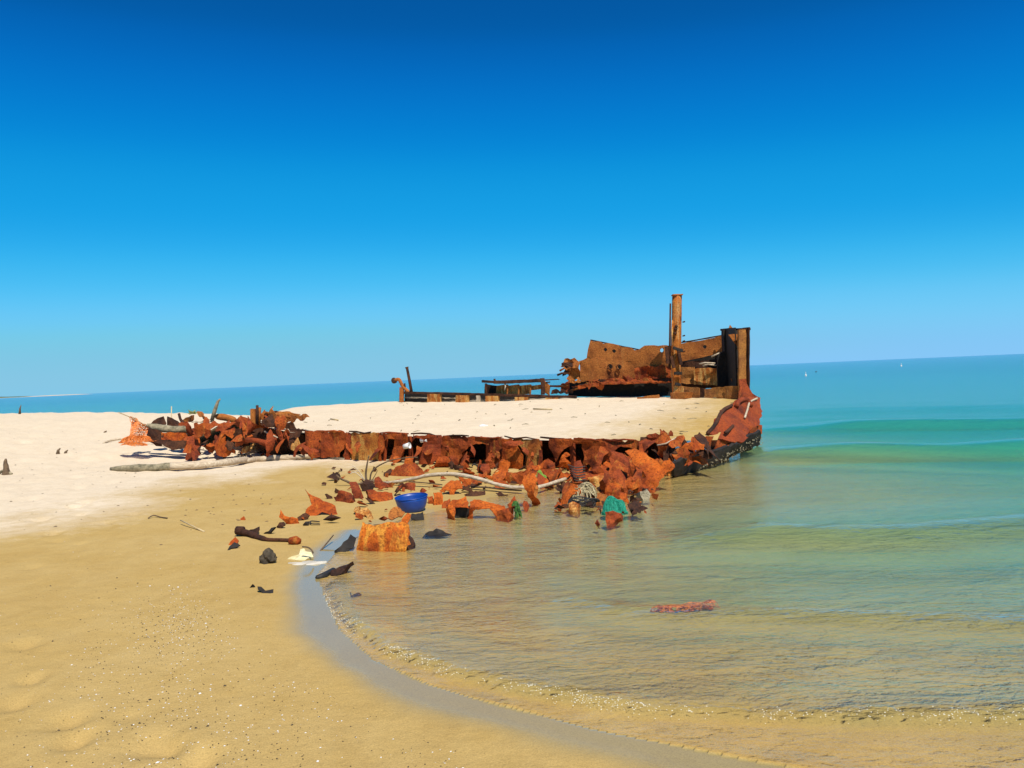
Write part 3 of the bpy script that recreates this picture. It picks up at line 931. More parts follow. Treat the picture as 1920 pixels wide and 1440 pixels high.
wp('recess_shade', '1', (1418, 575, 1535, 560, 1535, 845, 1418, 845), back(SP, -.2), 'black', th=.03, crumple=.03, res=.15)  # black sheet painting the shaded recess
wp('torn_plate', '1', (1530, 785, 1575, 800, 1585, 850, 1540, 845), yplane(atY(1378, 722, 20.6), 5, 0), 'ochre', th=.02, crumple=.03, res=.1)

wp('recess_shade', '1', (1464, 382, 1606, 386, 1606, 930, 1535, 930, 1535, 848, 1424, 846, 1424, 590, 1480, 560, 1470, 440), yplane(atY(1375, 700, 21.15), 12, 0), 'black', th=.04, crumple=.03, res=.14, jag=.03)  # black sheet closing the gap, shade of the recess as colour
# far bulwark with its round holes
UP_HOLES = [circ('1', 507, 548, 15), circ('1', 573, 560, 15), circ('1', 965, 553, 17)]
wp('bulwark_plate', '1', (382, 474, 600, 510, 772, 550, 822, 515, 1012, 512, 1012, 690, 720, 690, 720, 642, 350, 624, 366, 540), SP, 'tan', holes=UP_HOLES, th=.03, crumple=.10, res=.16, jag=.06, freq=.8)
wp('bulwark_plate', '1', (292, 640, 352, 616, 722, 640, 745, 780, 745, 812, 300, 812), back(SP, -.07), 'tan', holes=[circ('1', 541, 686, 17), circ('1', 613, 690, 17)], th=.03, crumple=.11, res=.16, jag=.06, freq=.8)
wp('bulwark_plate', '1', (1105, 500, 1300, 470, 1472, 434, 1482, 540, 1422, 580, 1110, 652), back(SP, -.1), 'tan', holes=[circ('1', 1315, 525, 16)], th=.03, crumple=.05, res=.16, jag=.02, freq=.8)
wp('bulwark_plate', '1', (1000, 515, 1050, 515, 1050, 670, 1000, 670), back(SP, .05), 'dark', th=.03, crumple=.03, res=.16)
wp('outer_shell', '1', (400, 500, 600, 530, 775, 568, 830, 535, 1130, 520, 1300, 490, 1470, 455, 1490, 700, 1490, 850, 300, 850, 300, 660, 360, 630), back(SP, .5), 'black', holes=[circ('1', 965, 553, 22)], th=.03, crumple=.03, res=.25)  # outer skin, blackened to paint the dark seen through the holes
# one rail of the back rim, seen as a dark edge above the plates
for a, b in (((385, 470), (775, 548)), ((1130, 490), (1475, 428))):
    bar('rim', tp('1', *a, back(SP, .12)), tp('1', *b, back(SP, .12)), .10, .03, 'dark', WRECK)
tube('porthole_ring', [tp('1', 541 + 19 * math.cos(k * .5236), 686 + 19 * math.sin(k * .5236), back(SP, -.1)) for k in range(13)], .014, 'dark', WRECK, 5)
tube('porthole_ring', [tp('1', 613 + 19 * math.cos(k * .5236), 690 + 19 * math.sin(k * .5236), back(SP, -.1)) for k in range(13)], .014, 'dark', WRECK, 5)
# broken deck ledge hanging below the bulwark
lb1, lb2 = tp('1', 330, 790, SP), tp('1', 1055, 772, SP)
lf1, lf2 = tp('1', 470, 822, back(SP, -.75)), tp('1', 1060, 806, back(SP, -.75))
vs, fs, nn = [], [], 40
for r in range(7):
    for c in range(nn + 1):
        s, t = c / nn, r / 6
        P = (lb1.lerp(lb2, s)).lerp(lf1.lerp(lf2, s), t)
        P = P + Vector((0, 0, .10 * fbm(P * 4, 3) * (1 - abs(2 * t - 1)) + .03 * fbm(P * 7, 2))) + SP[1] * (.12 * fbm(P * 3 + Vector((7, 0, 0)), 3) * t)
        vs.append(P)
nv = len(vs)
vs += [p - Vector((0, 0, .04)) for p in vs]
for r in range(6):
    for c in range(nn):
        i = r * (nn + 1) + c
        fs += [(i, i + nn + 1, i + nn + 2, i + 1), (nv + i, nv + i + 1, nv + i + nn + 2, nv + i + nn + 1)]
for c in range(nn):
    i = 6 * (nn + 1) + c
    fs += [(i, nv + i, nv + i + 1, i + 1), (c + 1, nv + c + 1, nv + c, c)]
link('deck_ledge', vs, fs, 'hull', WRECK)
wp('bulwark_plate', '1', (742, 700, 830, 682, 1052, 682, 1052, 812, 742, 812), back(SP, -.16), 'hull', th=.03, crumple=.14, res=.12, jag=.05, freq=2.5)
wp('void_shade', '1', (200, 815, 1060, 800, 1060, 930, 200, 935), back(SP, .1), 'black', th=.03, crumple=.04, res=.25)  # black sheet painting the shade under the ledge
rnd = random.Random(11)
for k in range(16):       # ragged crust and hanging scraps along the ledge
    x = 240 + k * 52 + rnd.uniform(-18, 18)
    y = 792 + rnd.uniform(-14, 18) + (18 if x < 520 else 0)
    w, h = rnd.uniform(18, 42), rnd.uniform(14, 46)
    wp('torn_plate', '1', (x - w, y + rnd.uniform(-6, 10), x - w * .3, y - h * rnd.uniform(.3, 1), x + w * .5, y - h * .3, x + w, y + rnd.uniform(-4, 12), x + w * .2, y + h * .4), back(SP, -rnd.uniform(.3, .75)),
       rnd.choice(['hull', 'tan', 'red', 'dark']), th=.02, crumple=.06, res=.08, jag=.05, freq=4)
# torn left end
for xy, mat, ps in [((176, 622, 300, 640, 292, 802, 205, 802, 190, 720, 150, 690), 'tan', .1), ((130, 830, 205, 800, 195, 880, 142, 902), 'red', .5), ((120, 735, 180, 700, 200, 740, 160, 765), 'dark', .3),
                    ((140, 660, 200, 650, 235, 690, 190, 700, 150, 690), 'dark', .35), ((230, 850, 330, 830, 420, 815, 500, 830, 470, 880, 430, 850, 330, 862), 'hull', .6), ((60, 880, 150, 872, 240, 890, 180, 915, 60, 912), 'dark', .5)]:
    wp('torn_plate', '1', xy, back(SP, -ps), mat, th=.02, crumple=.14, res=.09, jag=.08, freq=3.5)
for pts in (((110, 755), (150, 740), (200, 745)), ((130, 720), (165, 700), (190, 715)), ((150, 665), (185, 660), (230, 685)), ((50, 845), (120, 850), (200, 840)), ((230, 880), (330, 850), (430, 845)), ((240, 865), (300, 840), (380, 832))):
    tube('strut', [tp('1', x, y, back(SP, -.45)) for x, y in pts], [.03, .028, .024], rnd.choice(['dark', 'tan']), WRECK, 6, .3)
# tanks and panels right of the mast
wp('tank_panel', '1', (1105, 690, 1228, 690, 1232, 834, 1105, 822), back(SP, -.5), 'ochre_post', th=.04, crumple=.06, res=.12, jag=.02, freq=3)
wp('tank_panel', '1', (1226, 705, 1300, 698, 1424, 702, 1412, 842, 1228, 834), back(SP, -.6), 'ochre', th=.25, crumple=.05, res=.12, jag=.02)
wp('tank_panel', '1', (1105, 650, 1424, 628, 1424, 702, 1105, 705), back(SP, -.1), 'dark', th=.03, crumple=.05, res=.14)  # dark sheet painting the shadow above the tank panels
wp('tank_panel', '1', (1060, 820, 1240, 834, 1415, 842, 1560, 842, 1560, 870, 1400, 862, 1230, 870, 1060, 850), back(SP, -.4), 'dark', th=.03, crumple=.03, res=.14)
for pts in (((1270, 665), (1320, 655), (1400, 660)), ((1300, 680), (1340, 668), (1410, 676)), ((1370, 605), (1440, 575))):
    tube('strut', [tp('1', x, y, back(SP, -.8)) for x, y in pts], .022, 'wood', WRECK, 5)
for xy, mat, ps in [((1062, 848, 1142, 850, 1142, 905, 1062, 905), 'ochre', -.2), ((1145, 850, 1272, 862, 1268, 950, 1150, 950), 'ochre_post', 0), ((1270, 865, 1315, 865, 1315, 950, 1268, 950), 'dark', -.12),
                    ((1312, 872, 1400, 856, 1482, 852, 1480, 950, 1318, 955), 'ochre_post', 0), ((1482, 848, 1585, 845, 1578, 945, 1482, 950), 'ochre_post', .03)]:
    wp('low_panel', '1', xy, back(LPn, -ps), mat, th=.03, crumple=.05, res=.1, jag=.015, sink=.08)
wp('low_panel', '1', (1033, 900, 1162, 898, 1150, 948, 1033, 958), back(LPn, -.35), 'tan', th=.3, crumple=.01, res=.12, sink=.1)

# mast and its pipe
mb, mt = atY(1267.5, 694, 21.9), atY(1269.5, 552, 21.9)
mp = [mb - Vector((0, 0, .9))] + [mb.lerp(mt, k / 8) for k in range(9)]
MAST = tube('mast', mp, [.128] * 10, 'mast', WRECK, 14, .05)
bar('mast_rim', mt + Vector((-.13, 0, -.02)), mt + Vector((.13, 0, -.02)), .27, .03, 'tan', WRECK, wear=.02)
tube('mast_pipe', [atY(1255, 690, 21.85), atY(1256, 640, 21.85), atY(1257, 569, 21.9)], [.028, .026, .022], 'dark', WRECK, 6)
tube('mast_pipe', [atY(1260, 690, 21.8), atY(1260.5, 620, 21.8), atY(1261, 600, 21.85)], [.03, .03, .02], 'ochre', WRECK, 6)
for x0, y0, x1, y1, mm in ((1262, 652, 1280, 658, 'black'), (1258, 668, 1264, 690, 'dark'), (1272, 655, 1277, 684, 'dark'), (1264, 700, 1278, 700, 'black'), (1250, 650, 1252, 682, 'dark'), (1266, 720, 1276, 722, 'black')):
    bar('mast_clamp', atY(x0, y0, 21.65), atY(x1, y1, 21.65), .09, .08, mm, WRECK)
for y in (604, 630, 640, 660):
    tube('bolt', [atY(1280, y, 21.85), atY(1284, y - 1, 21.8)], [.015, .02], 'dark', WRECK, 6)
for x, y in ((1266, 625), (1268, 612), (1267, 617)):
    tube('bolt', [atY(x, y, 21.79), atY(x, y, 21.70)], [.045, .04], 'dark', WRECK, 8)

# far coaming: beams, stools and end posts
for pts, w, h, mat, dp in [(((205, 352), (860, 368), (1300, 380), (1920, 396)), .12, .07, 'dark', 0), (((205, 402), (700, 412), (1010, 428), (1560, 436)), .05, .04, 'wood', .15), (((205, 446), (1000, 450), (1600, 444), (1920, 436)), .08, .06, 'dark', .1)]:
    for a, b in zip(pts[:-1], pts[1:]):
        bar('coaming_beam', tp('2', *a, back(RP, dp)), tp('2', *b, back(RP, dp)), w, h, mat, WRECK, wear=.03)
for x0, x1, y0 in ((430, 552, 368), (718, 836, 380), (1014, 1136, 386), (1308, 1432, 398), (1612, 1736, 404)):
    wp('stool_plate', '2', (x0, y0, x1, y0, x1, 462, x0, 462), back(RP, -.10), 'ochre', th=.14, crumple=.02, res=.12, jag=.01, sink=.05)
wp('stool_plate', '2', (920, 382, 956, 382, 954, 462, 920, 462), back(RP, -.08), 'wood', th=.06, crumple=.01, res=.1, sink=.05)
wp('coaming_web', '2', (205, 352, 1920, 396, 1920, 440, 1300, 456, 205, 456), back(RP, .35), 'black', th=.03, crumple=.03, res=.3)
bar('coaming_post', tp('2', 176, 468, RP), tp('2', 178, 300, RP), .12, .14, 'tan', WRECK, up=Vector((1, 0, 0)))
tube('bent_pipe', smooth_path([tp('2', 100, 232, RP), tp('2', 150, 222, RP), tp('2', 190, 290, RP), tp('2', 250, 352, RP)]), .055, 'tan', WRECK, 8, .2)
vsb = bmesh.new()
bmesh.ops.create_icosphere(vsb, subdivisions=2, radius=.10)
c0 = tp('2', 100, 232, RP)
link('pipe_end', [c0 + v.co * (1 + .25 * noise.noise(v.co * 9)) for v in vsb.verts], [tuple(v.index for v in f.verts) for f in vsb.faces], 'dark', WRECK)
vsb.free()
bar('bent_pipe', tp('2', 205, 260, RP), tp('2', 218, 350, RP), .05, .05, 'dark', WRECK, up=Vector((1, 0, 0)))
tube('leaning_post', [tp('2', 276, 350, RP), tp('2', 252, 220, RP), tp('2', 232, 112, RP), tp('2', 228, 98, RP)], [.05, .045, .04, .06], 'dark', WRECK, 8, .2)
# hatch box with its ribbed panel
HB = back(RP, .5)
for a, b, w, h in (((985, 240), (1110, 248), .10, .08), ((1110, 250), (1582, 232), .16, .10), ((1015, 372), (1022, 262), .08, .08), ((1590, 372), (1584, 208), .12, .12), ((1110, 250), (1105, 215), .06, .06)):
    bar('hatch_frame', tp('2', *a, HB), tp('2', *b, HB), w, h, 'dark', WRECK, up=Vector((1, 0, .01)) if abs(a[0] - b[0]) < 60 else Vector((0, 0, 1)), wear=.03)
for x0, x1, yb in ((1128, 1238, 378), (1242, 1350, 380), (1356, 1466, 376), (1472, 1578, 330)):
    wp('hatch_panel', '2', (x0, 284, x1, 270, x1 - 6, yb - (12 if x1 > 1400 else 0), x0 - 10, yb), back(HB, .1), 'ochre', th=.03, crumple=.02, res=.12, jag=.01)
for x in (1240, 1353, 1469):
    bar('hatch_rib', tp('2', x, 278, back(HB, .02)), tp('2', x - 8, 374, back(HB, .02)), .05, .05, 'tan', WRECK, up=Vector((1, 0, 0)))
wp('hatch_side', '2', (1600, 232, 1662, 288, 1652, 385, 1602, 352), HB, 'tan', th=.03, crumple=.03, res=.12)
wp('hatch_side', '2', (1030, 270, 1128, 285, 1125, 378, 1025, 378), back(HB, .35), 'dark', th=.03, crumple=.04, res=.12)
p1, p2 = tp('2', 1015, 246, HB), tp('2', 1590, 222, HB)
bar('hatch_top', p1 - SP[1] * .55 - Vector((0, 0, .02)), p2 - SP[1] * .55 - Vector((0, 0, .02)), .95, .03, 'dark', WRECK, wear=.03)
tube('strut', [tp('2', 1205, 240, HB), tp('2', 1215, 290, back(HB, -.05)), tp('2', 1205, 330, back(HB, -.05))], .025, 'wood', WRECK, 5)
tube('strut', [tp('2', 1620, 250, HB), tp('2', 1660, 248, HB)], .02, 'dark', WRECK, 5)
tube('strut', [tp('2', 1660, 286, HB), tp('2', 1800, 282, HB)], .02, 'dark', WRECK, 5)
wp('coaming_beam', '1', (760, 940, 850, 925, 935, 915, 940, 955, 850, 955, 770, 958), back(RP, -.2), 'tan', th=.08, crumple=.04, res=.1, sink=.05)

# sand filling the hull
near = [(-9.8, 22.2, 'h'), (-8.6, 21.6, 'h'), tuple(on_plane(420, 792, back(NW, .9)))] + [tuple(on_plane(480, 797, back(NW, .7)))] + [tuple(on_plane(x, y + 2.5 + 1.6 * math.sin(x * .37), back(NW, .13))) for x, y in ((545, 807.5), (655, 811), (770, 814.5), (890, 819.5), (1010, 822.5), (1130, 826), (1205, 827.5))]
near += [tuple(atY(1262, 826, 13.75)), tuple(atY(1300, 826, 14.0)), tuple(atY(1345, 825, 14.4))]
farp = [(-9.4, 26.0, 'h'), (-8.2, 25.8, 'h'), (-7.0, 26.4, .96), (-5.5, 27.0, 1.02), (-4.0, 26.9, 1.0), (-2.5, 26.2, .99), (-1.0, 25.5, .98), (.5, 24.8, .97), (1.8, 24.0, .97), (3.0, 23.4, .97), (3.9, 22.8, .97), (4.6, 21.9, .95), (5.2, 20.9, .93), (5.5, 20.0, .90)]
fix = lambda p: (p[0], p[1], float(H(np.array([p[0]]), np.array([p[1]]))[0]) - .04 if p[2] == 'h' else p[2])
near, farp = [fix(p) for p in near], [fix(p) for p in farp]
assert len(near) == len(farp), (len(near), len(farp))
ss = np.linspace(0, len(near) - 1, 260)
tt = np.linspace(0, 1, 110)
nx = np.stack([np.interp(ss, range(len(near)), [p[c] for p in near]) for c in range(3)], 1)
fx = np.stack([np.interp(ss, range(len(farp)), [p[c] for p in farp]) for c in range(3)], 1)
T = tt[:, None, None]
FP = nx[None] * (1 - T) + fx[None] * T
zt = nx[None, :, 2] * (1 - tt[:, None] ** .85) + fx[None, :, 2] * tt[:, None] ** .85
FP[..., 2] = zt + np.minimum(tt[:, None] * 6, 1) * (.05 * vnoise(FP[..., 0], FP[..., 1], .8, 51) + .022 * vnoise(FP[..., 0], FP[..., 1], 2.6, 52) + .012 * vnoise(FP[..., 0], FP[..., 1], 5.5, 53))
fdry = 1 - .95 * sstep(-1.5, 3.6, FP[..., 0] - (FP[..., 1] - 13) * .45) + .25 * vnoise(FP[..., 0], FP[..., 1], .9, 54)
o = np_mesh('sand_fill', FP.reshape(-1, 3), grid_quads(110, 260), 'sand', {'dry': np.clip(fdry, 0, 1), 'wet': fdry * 0})
o['kind'] = 'structure'
def on_fill(px, py):
    z = .8
    for _ in range(12):
        p = atZ(px, py, z)
        i = np.argmin((FP[..., 0] - p.x) ** 2 + (FP[..., 1] - p.y) ** 2)
        z = z * .5 + .5 * float(FP[..., 2].ravel()[i])
    return atZ(px, py, z)

# ------------------------------------------------------------------ collapsed shell: heaps of bent plate still hanging to the wreck
def heap(n, boxes, mats, where, size, seed, **kw):  # dark pieces among the plates stand in for shadows between them
    rr = random.Random(seed)
    for _ in range(n):
        x0, y0, x1, y1, w_ = rr.choices(boxes, [b_[4] for b_ in boxes])[0]
        t_ = rr.random()
        cx, cy = x0 + (x1 - x0) * t_, rr.uniform(y0, y1)
        s_ = rr.uniform(*size)
        m_ = rr.randint(5, 8)
        a0 = rr.uniform(0, 6.28)
        el = math.exp(rr.uniform(-1.1, 1.1))
        pts = [(cx + s_ * el ** .5 * rr.uniform(.35, 1.3) * math.cos(a0 + 6.283 * k / m_), cy - s_ * .8 + s_ / el ** .5 * rr.uniform(.35, 1.3) * math.sin(a0 + 6.283 * k / m_)) for k in range(m_)]
        P = where(cx, cy, rr)
        k2 = dict(th=.012, crumple=.035, res=.05, jag=.02, freq=3.0, crease=4, slope=.9, curl=(rr.uniform(-2.2, 1.2), rr.uniform(-1.5, .8)), seed=rr.uniform(0, 90), sink=.04)
        k2.update(kw)
        plate('torn_plate', pts, yplane(P, rr.uniform(-45, 45), rr.uniform(-8, 42)), rr.choice(mats), WRECK, **k2)
heap(46, [(1000, 862, 1095, 900, 2), (1085, 868, 1215, 905, 4), (1120, 895, 1225, 930, 3), (1030, 895, 1120, 925, 2)], ['bright', 'hull', 'hull', 'hull', 'red'], lambda x, y, r: ground(x, y, True), (10, 24), 101)
heap(26, [(830, 862, 1000, 884, 1), (850, 884, 1040, 918, 1.4)], ['bright', 'hull', 'hull', 'red'], lambda x, y, r: ground(x, y, True), (8, 14), 102)
heap(22, [(1205, 836, 1262, 880, 2), (1255, 842, 1330, 872, 2)], ['hull', 'red', 'bright', 'dark'], lambda x, y, r: on_plane(x, y, back(SHO, r.uniform(-.1, .25))), (9, 19), 103)
heap(34, [(350, 808, 440, 850, 3), (430, 800, 545, 850, 3), (385, 800, 470, 816, 1)], ['hull', 'red', 'red', 'dark', 'dark', 'dark'], lambda x, y, r: on_plane(x, y, back(NW, r.uniform(-.25, .35))), (8, 16), 104)
heap(7, [(480, 788, 545, 800, 1)], ['tan', 'red', 'dark'], lambda x, y, r: on_plane(x, y, back(NW, r.uniform(.4, .9))), (7, 13), 105)
heap(18, [(560, 840, 1000, 862, 1)], ['hull', 'red'], lambda x, y, r: on_plane(x, y, back(NW, r.uniform(-.3, -.05))), (6, 12), 106)

# ------------------------------------------------------------------ loose scrap in the cove
def scrap(label, crop, xy, mat='bright', yaw=None, lean=None, name='rusted_scrap', cat='scrap metal', group='rusted scraps scattered in the cove', lift=0.0, base=None, parent=None, **kw):
    pts = Q(crop, *xy)
    b = base or max(pts, key=lambda p: p[1])
    rr = random.Random(sum(xy) * 13 + len(label))
    yaw = rr.uniform(-28, 28) if yaw is None else yaw
    lean = rr.uniform(8, 34) if lean is None else lean
    P = ground(b[0], b[1], True) + Vector((0, 0, lift))
    k = dict(th=.014, crumple=.04, res=.04, jag=.02, crease=4, slope=.75, freq=3.6, sink=.05, curl=(rr.uniform(-.9, .5), rr.uniform(-.5, .3)), seed=rr.uniform(0, 60))
    k.update(kw)
    o = plate(name, pts, yplane(P, yaw, lean), mat, parent, **k)
    return o if parent else tag(o, label, cat, group)
S = [
 # around the driftwood branch and the bowl
 ('small domed rust cap on the sand below the side of the wreck', '7', (740, 30, 850, 40, 862, 90, 830, 112, 770, 102), 'bright', {}),
 ('wide low rusted hump on the sand above the bleached branch', '7', (650, 222, 700, 130, 760, 90, 860, 90, 950, 150, 985, 186, 930, 198, 750, 204), 'hull', dict(lean=40, curl=(-1.4, 0))),
 ('orange bell-shaped plate leaning against the foot of the wreck side', 'C', (110, 442, 270, 200, 500, 190, 542, 272, 492, 332, 502, 452), 'bright', dict(lean=20)),
 ('dark crumpled strip right of the bell-shaped orange plate', 'C', (500, 330, 560, 290, 602, 380, 582, 492, 510, 442), 'dark', {}),
 ('dark ragged slab between the bell-shaped plate and the pale branch', 'C', (590, 370, 700, 380, 832, 410, 792, 482, 680, 502, 600, 452), 'dark', {}),
 ('pointed orange plate standing just above the bend of the pale branch', 'C', (780, 562, 850, 422, 880, 410, 1062, 572, 860, 612), 'bright', dict(lean=30)),
 ('pointed orange tongue hanging below the bend of the pale branch', 'C', (740, 660, 1012, 700, 982, 862, 890, 884, 800, 762), 'bright', dict(lean=12)),
 ('dark red six-sided chunk beside the thin black hook', 'C', (1200, 472, 1240, 365, 1390, 370, 1442, 492, 1320, 602, 1260, 522), 'red', dict(th=.1)),
 ('square orange panel standing upright on the sand below the wreck', 'C', (1470, 502, 1480, 290, 1722, 260, 1872, 332, 1882, 502), 'bright', dict(lean=8, curl=(-.6, 0))),
 ('long orange curled sheet right below the square orange panel', 'C', (1300, 602, 1500, 640, 1540, 560, 1640, 492, 1832, 530, 1832, 742, 1702, 772, 1560, 742, 1400, 702), 'bright', dict(lean=26)),
 ('small orange piece between the curled sheet and the orange pillar', '5', (455, 512, 550, 510, 572, 600, 520, 614, 470, 602), 'hull', {}),
 ('dark red sliver in the shade under the pale branch', 'C', (1060, 722, 1140, 700, 1302, 790, 1040, 814), 'red', {}),
 ('flaring orange sheet with a fringed lower edge, above the square upright scrap', 'C', (260, 972, 440, 790, 630, 740, 782, 832, 772, 922, 640, 950, 600, 1012, 540, 1064, 490, 962, 420, 952, 380, 1002), 'bright', dict(lean=34, curl=(-1.6, 0))),
 ('square orange scrap standing to the right of the blue bowl', 'C', (180, 1020, 392, 990, 382, 1212, 342, 1282, 170, 1292), 'bright', dict(lean=12)),
 ('curved dark orange piece tucked against the square scrap by the bowl', 'C', (390, 1192, 500, 1150, 542, 1282, 400, 1354, 342, 1282), 'hull', dict(lean=30)),
 ('narrow orange piece touching the right rim of the blue bowl', 'C', (60, 1112, 170, 1090, 162, 1232, 90, 1264), 'hull', {}),
 ('arched orange strip bridging the shallow water right of the open box', '7', (1345, 432, 1440, 420, 1560, 450, 1660, 470, 1692, 520, 1600, 552, 1520, 492, 1400, 502, 1372, 584, 1350, 586), 'bright', dict(lean=30)),
 ('dark hollow end of the arched strip, standing in the water', '7', (1580, 532, 1700, 490, 1722, 560, 1692, 592, 1580, 582), 'hull', dict(th=.12, lean=20)),
 ('orange horn-shaped scrap beside the dark green weed', '7', (1690, 462, 1762, 385, 1772, 430, 1742, 502, 1722, 560, 1700, 532), 'bright', {}),
 ('long dark flat strip lying at the water edge under the pale branch', 'C', (850, 1052, 900, 1020, 1100, 960, 1340, 980, 1362, 1062, 1100, 1084), 'dark', dict(lean=45)),
 ('small dark lump at the right end of the flat strip', 'C', (1540, 1012, 1640, 980, 1792, 1070, 1702, 1086), 'dark', dict(lean=30)),
 ('flat orange bar lying on the sand left of the blue bowl', '7', (440, 342, 500, 335, 660, 360, 662, 402, 600, 424, 450, 404), 'bright', dict(th=.08, lean=30)),
 ('dark red folded plate below the driftwood roots', '7', (280, 272, 350, 265, 402, 402, 330, 408, 290, 352), 'red', {}),
 ('long dark wedge with an orange top left of the folded plate', '7', (120, 392, 260, 320, 292, 380, 292, 432, 160, 446), 'hull', dict(th=.16, lean=50)),
 ('tiny black curl at the tip of the dark wedge', '7', (46, 368, 62, 362, 112, 390, 122, 412, 60, 414), 'dark', {}),
 ('thin red blade pointing up beside the driftwood roots', '7', (490, 222, 520, 210, 592, 272, 642, 312, 560, 302, 490, 292), 'red', {}),
 ('low red wedge above the blue bowl', '7', (680, 312, 790, 265, 852, 270, 867, 325, 760, 332), 'red', {}),
 ('dark red knot of plates among the driftwood roots', '7', (360, 280, 420, 240, 480, 250, 500, 300, 440, 340, 380, 330), 'dark', dict(crumple=.08)),
 # the trail of scraps down the slope on the left
 ('tall-horned orange scrap, topmost of the trail on the slope', '8', (870, 105, 910, 150, 990, 190, 1095, 230, 1102, 277, 970, 282, 862, 322, 832, 292, 890, 222), 'bright', dict(lean=22)),
 ('dark tail piece under the tall-horned orange scrap', '8', (760, 332, 832, 295, 862, 322, 770, 364), 'dark', {}),
 ('low orange fin in the middle of the trail on the slope', '8', (590, 332, 605, 270, 640, 320, 760, 350, 792, 392, 680, 404, 640, 372), 'bright', dict(lean=25)),
 ('dark clod under the low orange fin', '8', (560, 422, 600, 380, 640, 375, 652, 402, 570, 434), 'dark', {}),
 ('small black triangle above the rusted pipe on the sand', '8', (300, 462, 390, 430, 397, 482, 340, 494), 'dark', {}),
 ('thin black sliver between the orange fin and the pipe', '8', (420, 480, 470, 468, 500, 460, 520, 430, 545, 425, 530, 450, 470, 480), 'black', dict(th=.03)),
 ('small orange flake left of the rusted pipe', '8', (120, 585, 200, 508, 232, 540, 150, 584), 'bright', dict(lean=45)),
 ('black pointed shard lowest on the left of the trail', '8', (95, 632, 190, 560, 242, 590, 160, 614), 'black', dict(lean=45)),
 ('black forked scrap right of the orange fin', '8', (805, 400, 830, 372, 866, 370, 862, 392, 840, 412), 'black', dict(th=.03)),
 ('short chain of ochre lumps left of the blue bowl', '7', (255, 502, 300, 490, 322, 522, 380, 495, 422, 530, 440, 512, 510, 562, 500, 582, 410, 552, 370, 574, 310, 540, 260, 532), 'ochre', dict(lean=40, th=.05)),
 ('black plate lying in the water just below the blue bowl', '7', (810, 552, 930, 530, 947, 592, 820, 588), 'black', dict(lean=30)),
 ('dark sunken strip trailing from the big orange block', '7', (820, 692, 870, 670, 950, 692, 1080, 682, 1182, 702, 1080, 734, 960, 744), 'black', dict(lean=70, sink=0, lift=.01)),
 ('black scrap wedged against the left end of the big orange block', '7', (130, 872, 210, 800, 270, 745, 322, 780, 302, 852, 150, 894), 'black', dict(lean=30)),
 ('dark wooden-looking scrap in the shallows below the big block', '8', (1110, 747, 1150, 730, 1190, 740, 1262, 745, 1180, 802, 1090, 854, 1066, 822), 'dark', dict(lean=50, th=.05)),
 ('small black fork lying on the wet sand near the sheen', '8', (315, 975, 350, 938, 360, 975, 340, 965), 'black', dict(th=.03)),
 ('small black twin-lobed scrap on the wet sand', '8', (396, 962, 430, 960, 470, 992, 540, 978, 540, 1002, 470, 1014, 430, 1000, 400, 985), 'black', dict(th=.04)),
 ('tiny black curled scrap in the clear shallows, nearest the viewer', '8', (1230, 1000, 1240, 1030, 1300, 1008, 1338, 1030, 1300, 1042, 1240, 1042), 'black', dict(th=.04)),
 # cluster against the shoulder of the wreck
 ('big orange scoop-shaped sheet leaning on the shoulder of the wreck', 'E', (780, 382, 900, 340, 980, 402, 1062, 562, 1150, 442, 1172, 562, 1082, 682, 932, 904, 780, 852, 750, 742, 862, 722, 780, 562), 'bright', dict(lean=18, yaw=20, curl=(.5, 0), crumple=.07)),
 ('orange ribbon-like sheet slanting down left of the big scoop', 'E', (490, 472, 540, 430, 620, 450, 762, 562, 862, 722, 700, 702, 620, 622), 'bright', dict(lean=26)),
 ('rough orange lump at the foot of the big scoop', 'E', (500, 832, 600, 722, 742, 722, 762, 852, 650, 902, 560, 942), 'bright', dict(lean=24, crumple=.09)),
 ('jagged orange crown-like scrap behind the teal netting', 'E', (270, 882, 400, 790, 492, 862, 482, 922, 562, 942, 622, 1082, 480, 1012, 300, 1084, 260, 972), 'bright', dict(lean=22, crumple=.08)),
 ('tall orange fin with a slit, standing against the hull side', 'D', (1190, 582, 1372, 520, 1482, 692, 1612, 832, 1482, 952, 1340, 902, 1190, 872), 'hull', dict(lean=10, holes=[Q('D', 1230, 612, 1290, 622, 1352, 742, 1332, 802)], yaw=-8)),
 ('open-mouthed orange peak above the black gap', 'E', (240, 502, 330, 450, 470, 502, 362, 584, 240, 544), 'bright', dict(lean=45, base=(1150, 890))),
 ('twisted orange plate rising to a point left of the slit fin', 'D', (800, 702, 830, 502, 930, 430, 992, 482, 902, 522, 1012, 642, 1052, 762, 962, 702, 850, 694), 'bright', dict(lean=10, crumple=.07)),
 ('orange plate with a dark hole under the twisted point', 'D', (690, 782, 800, 690, 832, 740, 1000, 740, 1060, 800, 962, 832, 850, 872, 690, 884), 'bright', dict(lean=22, holes=[Q('D', 820, 745, 880, 705, 940, 750, 970, 815, 900, 800)])),
 ('broad orange skirt-shaped sheet standing in the water', 'D', (720, 1012, 840, 950, 1100, 1012, 1172, 1042, 1152, 1132, 1002, 1154, 902, 1302, 830, 1314, 810, 1162, 740, 1092), 'bright', dict(lean=24, curl=(-1.2, 0))),
 ('small dark red diamond between the hull fin and the rope tangle', 'D', (1250, 1012, 1332, 950, 1402, 1012, 1332, 1074), 'red', dict(lean=30)),
 ('brown slanted slab behind the tangle of rope', 'D', (1320, 1102, 1592, 1162, 1562, 1294, 1320, 1264), 'tan', dict(th=.12, lean=20)),
 ('dull ochre lump in the water under the tangle of rope', 'D', (950, 1302, 1012, 1270, 1132, 1302, 1112, 1444, 950, 1434), 'ochre', dict(th=.2, lean=20)),
